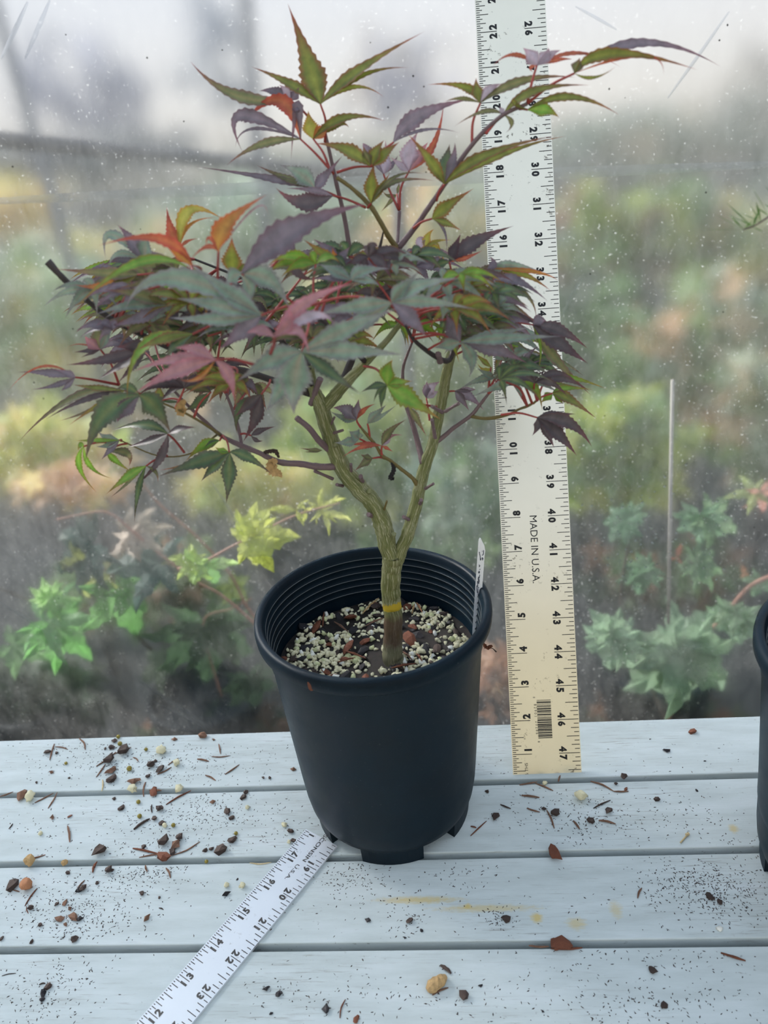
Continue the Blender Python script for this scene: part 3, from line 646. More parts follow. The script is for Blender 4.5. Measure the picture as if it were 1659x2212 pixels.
# top shoot
leaf(1, 808, 622, Y+.9, 'g', [(745, 400, 612, 20, 150), (620, 500, 392, 398, 75), (1040, 420, 1430, 188, 80), (1060, 450, 1335, 405, 38), (1010, 520, 1190, 583, 32)], (835, 850, Y+1.0))
leaf(1, 632, 600, Y+1.0, ['m', 'p', 'l', 'p'], [(290, 565, 28, 362, 80), (530, 548, 440, 545, 66), (600, 545, 560, 505, 62), (660, 560, 680, 520, 56)], (800, 790, Y+1.0))
leaf(1, 690, 832, Y+.7, ['p', 'r', 'p', 'm', 'p'], [(330, 690, 345, 912, 72), (560, 600, 345, 740, 84), (665, 640, 632, 960, 62), (450, 865, 245, 990, 50), (400, 770, 300, 890, 20)], (890, 1040, Y+.5))
leaf(1, 765, 830, Y+.8, ['y', 'o', 'g', 'g'], [(745, 745, 735, 660, 92), (820, 780, 880, 742, 70), (950, 705, 1195, 722, 56), (910, 745, 978, 765, 44)], (870, 1030, Y+.5))
leaf(1, 1110, 995, Y+.4, ['g', 'g', 'g', 'm'], [(960, 895, 770, 857, 88), (1140, 910, 1190, 835, 80), (1190, 920, 1280, 848, 84), (1080, 930, 1065, 870, 60)], (905, 1030, Y+.4))
leaf(1, 1245, 850, Y+.6, 'p', [(1400, 690, 1714, 590, 96), (1440, 775, 1640, 795, 22)], (1110, 995, Y+.4))
leaf(1, 1112, 1215, Y+.3, ['g', 'g', 'm', 'm'], [(1110, 1090, 1130, 975, 92), (1170, 1120, 1225, 1030, 42), (1240, 1090, 1495, 1080, 44), (1250, 1060, 1430, 1040, 25)], (1090, 1240, Y+.4))
leaf(1, 1338, 1020, Y+1.1, ['l', 'l', 'k', 'r'], [(1280, 985, 1225, 935, 52), (1340, 900, 1390, 790, 112), (1400, 920, 1452, 848, 62), (1480, 870, 1545, 600, 44)], (1280, 1255, Y+1.0))
leaf(1, 1185, 1040, Y+1.3, ['l', 'p', 'p'], [(1200, 960, 1195, 835, 74), (1090, 900, 1060, 860, 60), (1240, 980, 1270, 930, 36)], (1276, 1255, Y+1.0))
leaf(1, 1550, 1100, Y+.3, ['g', 'd', 'p', 'p', 'g', 'g'], [(1460, 960, 1330, 800, 78), (1560, 980, 1580, 860, 116), (1600, 960, 1610, 850, 60), (1500, 1040, 1420, 960, 30), (1790, 930, 2220, 810, 66), (1930, 910, 2282, 812, 36)], (1500, 1200, Y+.5))
leaf(1, 775, 1125, Y+.6, ['p', 'm', 't', 'p'], [(480, 1060, 62, 995, 44), (590, 1060, 425, 985, 46), (690, 1040, 565, 985, 104), (830, 1060, 940, 930, 66)], (920, 1180, Y+.9))
leaf(1, 880, 1168, Y+.2, ['x', 'p'], [(700, 1210, 540, 1120, 110), (760, 1135, 600, 1125, 40)], (1080, 1240, Y+.4))
leaf(1, 1265, 1160, Y+1.3, 'm', [(1220, 1210, 1170, 1265, 24), (1275, 1120, 1278, 1090, 22), (1215, 1170, 1180, 1140, 24)], (1278, 1255, Y+1.0))
# right shoot
leaf(2, 685, 312, Y+.3, ['l', 'l', 'l', 'r', 'r', 'r', 'r'], [(655, 265, 618, 228, 64), (730, 265, 738, 228, 60), (750, 262, 800, 240, 40), (570, 262, 470, 322, 20), (890, 255, 1090, 325, 22), (655, 325, 668, 345, 18), (790, 285, 860, 285, 22)], (640, 490, Y+.2))
leaf(2, 865, 350, Y+.1, ['g', 'p', 'r', 'm', 'g'], [(1060, 255, 1455, 335, 54), (1190, 205, 1565, 320, 44), (1190, 265, 1290, 360, 16), (880, 310, 890, 275, 56), (960, 370, 1065, 315, 16)], (640, 495, Y+.2))
leaf(2, 415, 492, Y+.4, ['g', 'g', 'l', 'm', 'm'], [(340, 415, 160, 405, 40), (398, 430, 395, 372, 56), (460, 430, 515, 400, 50), (620, 385, 870, 370, 42), (320, 470, 240, 490, 20)], (375, 695, Y+.4))
leaf(2, 525, 547, Y+.3, ['g', 'm', 'm', 'l'], [(680, 435, 940, 408, 52), (425, 535, 290, 605, 24), (565, 590, 535, 635, 24), (515, 525, 508, 510, 26)], (440, 640, Y+.3))
leaf(2, 640, 525, Y+.2, ['g', 'e', 'g'], [(850, 465, 1082, 552, 44), (725, 525, 792, 562, 66), (575, 490, 585, 460, 24)], (600, 520, Y+.3))
leaf(2, 185, 1045, Y+.3, ['g', 'g', 'p'], [(255, 985, 385, 900, 66), (255, 1068, 325, 1102, 40), (245, 1110, 250, 1220, 14)], (95, 1090, Y+.5))
# left cluster
leaf(3, 860, 397, Y-1.2, ['t', 'p', 't', 't', 'p'], [(660, 240, 632, 385, 64), (790, 280, 700, 180, 86), (870, 305, 880, 225, 106), (710, 355, 645, 450, 42), (930, 365, 1000, 372, 44)])
leaf(3, 1075, 322, Y-.6, ['r', 'y', 'o', 'r'], [(1025, 225, 995, 68, 76), (1130, 100, 1335, 152, 76), (1140, 180, 1300, 140, 26), (1120, 280, 1185, 265, 20)])
leaf(3, 1150, 425, Y-3.0, ['r', 'o'], [(950, 265, 585, 308, 66), (1060, 350, 980, 300, 60)])
leaf(3, 1305, 342, Y-3.0, ['o', 'k', 'r', 'r'], [(1355, 180, 1595, 0, 116), (1520, 85, 1600, 130, 14), (1230, 315, 1130, 400, 30), (1250, 260, 1230, 320, 26)], (1300, 545, Y-2.6))
leaf(3, 1390, 475, Y-1.5, ['g', 'g'], [(1385, 370, 1385, 250, 112), (1460, 430, 1510, 420, 40)])
leaf(4, 218, 580, Y-3.2, ['p', 't', 't', 't'], [(560, 290, 1048, 118, 185), (160, 600, 110, 655, 110), (400, 620, 530, 810, 140), (270, 680, 270, 760, 90)])
leaf(3, 1560, 722, Y-3.6, ['t', 't', 't', 'p', 't'], [(1370, 590, 1135, 410, 120), (1280, 660, 1050, 620, 100), (1270, 745, 1000, 735, 100), (1440, 820, 1300, 935, 118), (1030, 500, 745, 690, 128)])
leaf(3, 1115, 432, Y-2.4, ['e', 'm'], [(800, 420, 435, 695, 76), (880, 520, 700, 560, 70)])
leaf(3, 1000, 660, Y-2.2, ['t', 'p', 'm'], [(790, 660, 565, 720, 84), (830, 740, 640, 790, 80), (820, 600, 620, 570, 90)])
leaf(3, 820, 480, Y-1.8, ['m', 'o', 'g'], [(620, 470, 330, 445, 70), (620, 545, 450, 540, 60), (700, 540, 590, 610, 70)])
leaf(3, 600, 926, Y-1.6, ['k', 'm', 't', 'x', 'r', 'x'], [(540, 885, 508, 845, 66), (590, 835, 580, 742, 92), (640, 840, 690, 760, 70), (520, 935, 440, 942, 32), (480, 895, 405, 915, 9), (540, 950, 480, 975, 20)], (712, 1137, Y-1.2))
leaf(3, 880, 915, Y-1.7, ['x', 'x', 'x', 'x'], [(640, 985, 388, 1018, 70), (740, 1010, 585, 1102, 90), (800, 1020, 700, 1130, 90), (800, 910, 690, 910, 90)])
leaf(3, 450, 1092, Y-2.0, ['p', 'p', 'p', 'p', 'r'], [(280, 1065, 108, 1062, 52), (400, 1068, 312, 1038, 44), (330, 1140, 188, 1165, 34), (400, 1145, 365, 1172, 34), (240, 1030, 40, 1185, 16)], (710, 1137, Y-1.2))
leaf(3, 745, 1172, Y-1.8, ['m', 'g', 'x', 'g', 'm'], [(420, 1225, 108, 1482, 58), (560, 1155, 432, 1135, 44), (500, 1230, 272, 1345, 40), (600, 1250, 412, 1378, 40), (560, 1280, 345, 1355, 34)])
leaf(3, 832, 1200, Y-2.4, ['d', 'd', 'p', 'd'], [(620, 1320, 510, 1595, 150), (930, 1270, 1022, 1432, 150), (740, 1290, 700, 1362, 96), (760, 1150, 690, 1170, 60)])
leaf(3, 1285, 988, Y-4.2, ['k', 'k', 'k', 'k', 'o'], [(1160, 925, 1040, 918, 76), (1040, 985, 790, 1060, 70), (1040, 1060, 800, 1192, 96), (1370, 1090, 1398, 1240, 76), (1180, 1100, 1060, 1100, 34)], (1520, 1018, Y-3.6))
leaf(3, 1150, 835, Y-3.0, ['e', 'g', 'd'], [(850, 920, 760, 1230, 84), (960, 870, 820, 930, 70), (1050, 900, 990, 990, 80)])
leaf(4, 610, 1085, Y-4.0, ['t', 't', 't', 't', 'd', 't'], [(410, 1140, 180, 1285, 150), (560, 1290, 560, 1500, 220), (900, 940, 1235, 800, 130), (950, 1080, 1272, 1105, 120), (790, 1220, 995, 1362, 96), (470, 1330, 380, 1470, 130)])
leaf(4, 430, 990, Y-4.6, ['k', 'k', 'k', 'k', 'l'], [(330, 945, 245, 970, 76), (520, 890, 520, 810, 90), (640, 760, 980, 635, 84), (580, 950, 655, 1105, 74), (690, 850, 825, 920, 74)], (405, 1100, Y-4.2))
leaf(4, 1195, 765, Y-3.4, ['t', 't', 't', 't', 't', 'p'], [(1260, 680, 1375, 560, 100), (1350, 660, 1660, 605, 116), (1430, 760, 1750, 810, 80), (960, 790, 680, 850, 100), (980, 900, 760, 1040, 120), (1330, 880, 1420, 990, 110)])
leaf(4, 935, 622, Y-2.4, ['t', 't', 'p', 't'], [(820, 560, 720, 515, 96), (1010, 560, 1195, 545, 96), (800, 605, 665, 615, 60), (1040, 620, 1120, 660, 60)])
leaf(4, 845, 512, Y-.8, ['g', 'p', 'o', 'p'], [(740, 440, 618, 352, 64), (780, 425, 682, 348, 76), (820, 460, 810, 408, 46), (885, 450, 925, 398, 56)])
leaf(4, 560, 372, Y-1.4, ['x'], [(575, 560, 712, 612, 84)])
leaf(6, 865, 97, Y-1.8, ['e', 'e', 'd', 'd', 'd', 'e'], [(1010, 190, 1212, 320, 136), (940, 80, 1030, 70, 76), (780, 105, 690, 145, 56), (830, 180, 830, 262, 54), (805, 140, 775, 215, 30), (870, 0, 900, -70, 110)])
# hanging leaves at lower left
leaf(3, 1370, 1540, Y-1.6, ['d', 'd', 'd', 'd', 'g', 'e'], [(1180, 1600, 945, 1685, 96), (1370, 1690, 1350, 1847, 96), (1480, 1570, 1625, 1672, 70), (1275, 1630, 1200, 1716, 84), (1160, 1605, 950, 1648, 40), (1320, 1530, 1285, 1508, 40)], (1330, 1440, Y-.8))
leaf(3, 1312, 1470, Y-1.0, ['e', 'd'], [(1210, 1505, 1108, 1595, 66), (1250, 1500, 1190, 1560, 40)])
leaf(3, 1002, 1430, Y-1.6, ['d', 'x', 'x', 'x'], [(850, 1375, 668, 1412, 72), (880, 1475, 748, 1512, 54), (950, 1590, 800, 1748, 64), (1080, 1400, 1172, 1392, 54)], (1100, 1540, Y-1.0))
leaf(3, 715, 1468, Y-1.4, ['t', 't', 'p', 'e'], [(640, 1455, 585, 1415, 54), (640, 1500, 575, 1505, 44), (655, 1530, 605, 1585, 44), (560, 1470, 450, 1470, 30)])
leaf(3, 500, 1505, Y-1.6, ['e', 'e', 'e'], [(475, 1630, 580, 1782, 38), (545, 1630, 672, 1697, 32), (480, 1500, 465, 1530, 40)], (690, 1480, Y-1.3))
leaf(3, 640, 1535, Y-1.3, ['e', 'm'], [(690, 1590, 790, 1660, 42), (760, 1550, 770, 1625, 60)])
leaf(3, 872, 1622, Y-1.5, ['e', 'm', 'd', 'm'], [(760, 1690, 632, 1792, 66), (740, 1745, 660, 1808, 20), (825, 1780, 803, 1962, 46), (930, 1660, 942, 1722, 26)], (1000, 1560, Y-1.1))
leaf(3, 1560, 1195, Y-1.2, ['x', 'd', 'x'], [(1530, 1330, 1450, 1480, 96), (1430, 1290, 1420, 1440, 66), (1480, 1260, 1400, 1330, 70)])
leaf(3, 1500, 1440, Y-.6, ['x', 'x'], [(1560, 1410, 1650, 1385, 40), (1535, 1470, 1572, 1470, 26)])
leaf(3, 1260, 1180, Y-1.0, ['d', 'm', 'x'], [(1180, 1250, 1100, 1290, 70), (1150, 1150, 1060, 1160, 60), (1200, 1130, 1160, 1060, 80)])
leaf(3, 960, 1230, Y-.6, ['g', 'd'], [(955, 1180, 950, 1130, 60), (1040, 1240, 1140, 1235, 20), ])
# right canopy
leaf(5, 400, 382, Y+.2, ['x', 'x', 'r', 'd'], [(440, 290, 485, 172, 84), (590, 240, 862, 126, 112), (530, 350, 640, 300, 36), (330, 400, 280, 440, 60)])
leaf(5, 670, 432, Y, ['t', 'g', 'o', 'p', 't'], [(860, 410, 1078, 466, 66), (910, 465, 1132, 595, 62), (1010, 455, 1185, 522, 30), (715, 395, 690, 345, 66), (770, 420, 800, 400, 60)])
leaf(5, 715, 515, Y-.3, ['p', 'm', 'o', 'd'], [(890, 525, 1108, 668, 84), (950, 620, 1022, 802, 42), (810, 555, 878, 642, 42), (630, 480, 560, 450, 70)])
leaf(5, 230, 300, Y+.9, ['y', 'y', 'y', 'l'], [(240, 210, 292, 148, 60), (310, 290, 370, 400, 40), (300, 240, 420, 230, 34), (190, 230, 230, 210, 70)], (100, 330, Y+.6))
leaf(5, 150, 380, Y+.8, ['y', 'o', 'y'], [(250, 290, 345, 380, 44), (200, 300, 300, 420, 34), (290, 250, 335, 350, 30)], (60, 420, Y+.6))
leaf(5, 420, 640, Y-.6, ['d', 'd', 'x'], [(590, 600, 762, 672, 84), (520, 690, 610, 740, 90), (330, 620, 240, 600, 90)])
leaf(5, 600, 722, Y-.9, ['d', 'e', 'd'], [(720, 720, 915, 766, 76), (710, 800, 820, 850, 130), (560, 790, 540, 870, 110)])
leaf(5, 480, 958, Y-1.8, ['t', 't', 'p', 't', 't', 'p'], [(740, 900, 985, 850, 70), (830, 930, 1215, 918, 92), (730, 1010, 962, 1112, 116), (560, 1080, 540, 1215, 106), (380, 980, 288, 1000, 86), (420, 850, 380, 760, 120)])
leaf(5, 1000, 836, Y+.2, ['p', 'x', 'x', 'm', 'e'], [(1050, 805, 1108, 825, 84), (1200, 880, 1395, 1008, 96), (1190, 970, 1398, 1115, 124), (1160, 1080, 1420, 1342, 88), (1055, 1000, 1030, 1172, 24)], (780, 805, Y+.1))
leaf(5, 1140, 1325, Y-.2, ['g', 'e', 'e', 'e'], [(1260, 1370, 1462, 1512, 86), (1240, 1290, 1432, 1300, 48), (1100, 1355, 1055, 1395, 66), (1190, 1370, 1210, 1400, 50)], (1000, 1400, Y-.3))
leaf(5, 1095, 1226, Y+.1, ['e', 'g'], [(1270, 1215, 1534, 1298, 52), (1200, 1260, 1340, 1280, 30)])
leaf(5, 850, 1246, Y-.4, ['e', 't', 't', 't', 'p'], [(1000, 1270, 1066, 1455, 80), (1010, 1240, 1205, 1335, 66), (740, 1280, 575, 1345, 70), (905, 1310, 910, 1365, 44), (960, 1215, 1060, 1235, 44)])
leaf(5, 730, 1222, Y+.3, ['t', 't', 't', 't'], [(620, 1230, 455, 1305, 66), (670, 1190, 590, 1140, 54), (745, 1165, 760, 1105, 54), (800, 1195, 855, 1160, 48)])
leaf(5, 890, 1180, Y+.8, ['p', 'l', 'p', 'x', 'x', 'l'], [(960, 1060, 1045, 985, 40), (970, 1090, 1115, 1030, 36), (960, 1130, 1110, 1070, 36), (1000, 1150, 1105, 1138, 44), (1000, 1195, 1095, 1160, 36), (930, 1080, 960, 1000, 36)])
leaf(5, 1030, 1500, Y-.6, ['x', 'x', 'x', 'x', 'x'], [(1160, 1480, 1312, 1474, 64), (1260, 1540, 1424, 1714, 94), (1180, 1620, 1316, 1776, 116), (1105, 1620, 1152, 1717, 54), (1030, 1565, 992, 1632, 60)], (770, 1480, Y-.2))
leaf(5, 440, 1310, Y+.6, ['p', 'p', 'p'], [(540, 1345, 650, 1450, 76), (490, 1370, 545, 1455, 60), (540, 1300, 590, 1300, 40)])
leaf(5, 235, 1360, Y+.7, ['l', 'p', 'l'], [(265, 1290, 340, 1240, 90), (235, 1290, 240, 1240, 60), (290, 1330, 320, 1310, 50)], (260, 1520, Y+.3))
leaf(5, 110, 1425, Y-.3, ['m'], [(165, 1510, 238, 1637, 54)])
leaf(5, 700, 1140, Y+.5, ['g', 'y'], [(640, 1090, 575, 1030, 40), (650, 1160, 600, 1110, 36)])
# small leaves at the middle fork
leaf(6, 665, 322, Y-.4, ['p', 'p', 'r', 't'], [(590, 260, 505, 245, 90), (668, 255, 680, 182, 64), (715, 255, 790, 218, 32), (580, 310, 490, 265, 56)])
leaf(6, 735, 347, Y-.3, ['t', 't'], [(790, 290, 862, 220, 64), (830, 295, 930, 220, 30)], (750, 450, Y-.3))
leaf(6, 830, 492, Y-.4, ['m', 'k', 'r', 'r', 'r', 'l'], [(880, 400, 990, 320, 54), (890, 430, 970, 425, 26), (700, 500, 570, 567, 34), (710, 480, 590, 490, 34), (865, 510, 905, 532, 24), (870, 450, 900, 400, 40)], (830, 560, Y-.3))
leaf(6, 770, 572, Y-.5, ['m', 'm'], [(725, 565, 690, 546, 44), (715, 605, 650, 656, 54)], (850, 575, Y-.2))
leaf(6, 682, 445, Y-.5, ['t', 't', 't'], [(650, 425, 615, 395, 96), (600, 470, 520, 470, 64), (685, 420, 680, 405, 40)], (760, 500, Y-.3))
leaf(6, 440, 520, Y-.2, 'm', [(380, 520, 292, 505, 30), (370, 530, 320, 530, 16)], 0)
# the dense middle of the crown, where leaves hide one another
random.seed(5)
REG = [(3, 1000, 560, 460, 130, 30), (3, 1350, 760, 330, 180, 22), (3, 860, 780, 230, 160, 14), (4, 700, 800, 480, 330, 24), (4, 1350, 700, 270, 260, 14), (5, 450, 620, 330, 160, 20), (5, 560, 860, 260, 150, 12), (3, 1300, 1120, 260, 130, 12), (1, 1000, 1600, 260, 80, 8), (5, 850, 1190, 200, 120, 6)]
for c, cx_, cy_, rx, ry, cnt in REG:
    for _ in range(cnt):
        a = random.random()*6.28; r = math.sqrt(random.random()); bx = cx_+rx*r*math.cos(a); by = cy_+ry*r*math.sin(a); s = CROP[c][2]/2.765
        Yb = TY+random.uniform(-2.3, 1.9); nl = random.choice((5, 5, 6, 7)); hd = random.uniform(0, 360); lobes = []
        L0 = random.uniform(230, 390)*s; flat = random.uniform(.18, .5)
        side = -1 if bx/CROP[c][2]+CROP[c][0] < 790 else 1
        hd = (180 if side < 0 else 0)+random.uniform(-55, 55)
        for k in range(nl):
            an = math.radians(hd+(k-(nl-1)/2)*random.uniform(36, 46)); L_ = L0*(1-.13*abs(k-(nl-1)/2))
            dx, dy = math.cos(an)*L_, math.sin(an)*L_*flat
            lobes.append((bx+dx*.5, by+dy*.5-L_*.08, bx+dx, by+dy+L_*.16, random.uniform(40, 68)*s))
        leaf(c, bx, by, Yb, random.choice(('d', 'd', 't', 'm', 'g', 'x', 'p', 'e', 'm', 'd')), lobes)
print('leaves', NLEAF)
# withered leaf scraps
def scrap(pts, mat, parent, name, w=.06):
    P = [Vector(p) for p in pts]; C = catmull(P, 6); v, f = [], []
    for i, p in enumerate(C):
        t = i/(len(C)-1); d = (C[min(i+1, len(C)-1)]-C[max(i-1, 0)]).normalized(); s = d.cross(Vector((0.3*math.sin(5*t), -1, .4*math.cos(7*t)))).normalized()*w*math.sin(math.pi*min(1, t*.9+.1))*(1+.4*(i % 2)); u = s.cross(d)*.6
        v += [p-s+u, p, p+s+u]
    for i in range(len(C)-1): f += [(i*3, i*3+1, i*3+4, i*3+3), (i*3+1, i*3+2, i*3+5, i*3+4)]
    return mk(name, v, f, mat, parent, smooth=True, loc=P[0])
sc1 = [at(*px(6, x, y), TY-.5) for x, y in ((150, 590), (110, 600), (120, 640), (160, 670), (180, 700))]
tag(scrap(sc1, M['tan'], maple, 'withered_leaf', .11), 'curled dry tan leaf')
tag(scrap([at(*px(6, x, y), TY-.5) for x, y in ((160, 570), (130, 520), (75, 530), (68, 560))], M['chip'], maple, 'withered_leaf', .05), 'curled dry blackish leaf')
tag(scrap([at(*px(6, x, y), TY-.3) for x, y in ((890, 600), (905, 640), (885, 690), (905, 705), (870, 700))], M['black'], maple, 'withered_leaf', .05), 'curled dry black leaf')
tag(scrap([at(*px(3, x, y), TY-1.2) for x, y in ((1110, 1230), (1080, 1260), (1090, 1300), (1120, 1280))], M['tan'], maple, 'withered_leaf', .09), 'curled dry tan leaf')
q0 = at(1042, 1390, 16.3)
dl = tag(empty('dried_leaf', q0), 'tiny dry brown leaf with a thin stalk caught on the pot side', 'leaf')
scrap([at(x, y, 16.3) for x, y in ((1043, 1389), (1050, 1396), (1058, 1393), (1054, 1400), (1062, 1396))], M['rust'], dl, 'blade', .06)
v, f, uv = tube([at(1058, 1397, 16.3), at(1066, 1402, 16.3), at(1072, 1408, 16.3)], [.012, .012, .022], 5); mk('stalk', v, f, M['chip'], dl)
tag(scrap([at(x, y, 13.05) for x, y in ((665, 1473), (668, 1480), (672, 1489), (677, 1491))], M['rust'], None, 'leaf_scrap', .03), 'orange curl of dry leaf hanging under the pot lip', 'leaf scrap')

# ================================================================== OUTDOORS, BEHIND THE FILM
def simple_leaf(V, Fc, Cc, b, d, n, L_, cs, lobes=7, wid=.34):
    """broad palmate maple leaf: lobes of triangles around the stalk point"""
    d = d.normalized(); s = d.cross(n).normalized(); n = s.cross(d).normalized()
    for k in range(lobes):
        a = math.radians((k-(lobes-1)/2)*(250/(lobes-1))); l = L_*(1-.42*(abs(k-(lobes-1)/2)/((lobes-1)/2))**1.3)
        u = d*math.cos(a)+s*math.sin(a); w = n.cross(u); i = len(V); h = l*wid
        t = b+u*l-n*(.20*l)
        ring = [b, b+u*l*.30+w*h*.62, b+u*l*.42+w*h*.52, b+u*l*.55+w*h*.62, b+u*l*.66+w*h*.34, b+u*l*.78+w*h*.30, t, b+u*l*.78-w*h*.30, b+u*l*.66-w*h*.34, b+u*l*.55-w*h*.62, b+u*l*.42-w*h*.52, b+u*l*.30-w*h*.62]
        V.extend(ring); m = b+u*l*.5+n*(.05*l); V.append(m); c = len(ring)
        for q in range(c): Fc.append((i+q, i+(q+1) % c, i+c))
        j = random.uniform(.85, 1.15); Cc.extend([tuple(x*j for x in cs)]*c); Cc.append(tuple(min(1, x*j*1.15) for x in cs))
OUT = []
def outleaf(parent, bx, by, tx, ty, Y, dY, cs, L_=None, wid=.34, stem=None, lobes=7, mat='leafbg'):
    b = at(bx, by, Y); t = at(tx, ty, Y+dY); V, Fc, Cc = [], [], []
    n = ((CAM-b).normalized()+Vector((random.uniform(-.4, .4), 0, .5))).normalized()
    simple_leaf(V, Fc, Cc, b, t-b, n, (t-b).length, srgb(*cs), lobes, wid)
    o = mk('leaf', V, Fc, M[mat], parent, loc=b, col=Cc)
    if stem:
        q = at(stem[0], stem[1], Y+.15); v, f, uv = tube(catmull([b, b.lerp(q, .5)+Vector((0, 0, .1)), q], 4), [.035]*9, 5); mk('petiole', v, f, M['stembg'], o, smooth=True, loc=b)
    return o
def outstem(parent, pts, Y, w=.08, mat='stembg'):
    C = catmull([at(x, y, Y) for x, y in pts], 6); v, f, uv = tube(C, [w*(1-.5*i/len(C)) for i in range(len(C))], 6); return mk('stem', v, f, M[mat], parent, smooth=True, loc=C[0])
random.seed(31)
FY = WALL_Y+.9
# yellow-green maple shoot against the film
yl = tag(empty('maple_shoot', at(560, 1500, FY+1.5)), 'bright yellow green maple shoot pressed against the film left of the pot', 'plant')
outstem(yl, [(600, 1400), (550, 1345), (480, 1285), (430, 1258), (385, 1228)], FY+.4, .12)
outstem(yl, [(385, 1228), (440, 1212), (500, 1180), (560, 1150), (640, 1112), (735, 1085)], FY+.1, .09)
for a in ((545, 1162, 548, 1085, 0, .3, (206, 214, 96), 7, .46), (545, 1165, 648, 1152, 0, .3, (206, 214, 100), 5, .5), (548, 1172, 555, 1228, 0, .2, (196, 206, 100), 3, .4), (640, 1102, 575, 1096, .1, .2, (200, 206, 92), 3, .26), (660, 1100, 655, 1130, .1, .1, (196, 202, 92), 3, .3), (690, 1098, 745, 1072, .1, .2, (196, 200, 96), 5, .22), (700, 1102, 765, 1122, .1, .2, (196, 200, 110), 5, .2), (418, 1215, 360, 1200, 0, .2, (186, 206, 104), 5, .4), (420, 1215, 415, 1268, 0, .1, (160, 196, 90), 5, .5), (440, 1220, 520, 1212, 0, .2, (176, 206, 130), 3, .3), (455, 1225, 468, 1265, .1, .2, (120, 168, 96), 3, .5)):
    outleaf(yl, a[0], a[1], a[2], a[3], FY+a[4], a[5], a[6], lobes=a[7], wid=a[8])
# green maple with hanging leaves
gm = tag(empty('green_maple', at(300, 1600, FY+1.1+4)), 'green leaved maple shrub with pinkish stems at the lower left behind film', 'shrub')
outstem(gm, [(640, 1420), (545, 1322), (500, 1240), (430, 1160), (350, 1090), (300, 1030)], FY+1.1+1.2, .13)
outstem(gm, [(400, 1235), (330, 1180), (280, 1138), (245, 1110), (210, 1103), (125, 1120)], FY+1.1+.5, .1)
outstem(gm, [(330, 1400), (230, 1310), (150, 1330), (60, 1290), (-40, 1250)], FY+1.1+1.6, .13, 'trunkbg')
outstem(gm, [(480, 1500), (440, 1345), (500, 1312), (545, 1290)], FY+1.1+1.0, .08)
for a in ((285, 1150, 375, 1130, .8, .6, (176, 164, 150), 7, .34), (285, 1155, 300, 1210, .8, .5, (180, 168, 156), 5, .36), (200, 1175, 110, 1240, 1.0, .4, (66, 92, 84), 7, .32), (345, 1215, 215, 1225, .9, .3, (72, 104, 96), 5, .34), (350, 1220, 320, 1270, .9, .3, (64, 92, 92), 5, .34), (190, 1215, 185, 1300, .7, .2, (150, 158, 84), 5, .36), (105, 1290, 95, 1245, .5, .1, (150, 192, 116), 7, .4), (110, 1295, 175, 1290, .5, .2, (140, 186, 110), 5, .3), (255, 1270, 310, 1378, .6, .2, (98, 150, 78), 5, .4), (275, 1275, 325, 1320, .6, .2, (104, 158, 84), 5, .46), (115, 1345, 210, 1425, .3, .1, (104, 164, 84), 7, .32), (100, 1340, 235, 1330, .3, .2, (120, 172, 110), 5, .2), (30, 1390, 120, 1420, .9, .3, (110, 150, 96), 5, .4), (445, 1345, 455, 1490, 1.1, .1, (82, 112, 78), 7, .3), (450, 1350, 530, 1440, 1.1, .2, (78, 108, 74), 5, .3), (500, 1260, 540, 1300, 2.0, .2, (104, 122, 60), 5, .4), (540, 1460, 560, 1530, 2.2, .2, (70, 96, 70), 7, .4), (350, 1430, 300, 1470, 2.5, .2, (90, 108, 84), 5, .4), (380, 1350, 410, 1375, 2.8, .1, (140, 138, 104), 5, .4)):
    outleaf(gm, a[0], a[1], a[2], a[3], FY+1.1+a[4], a[5], a[6], lobes=a[7], wid=a[8])
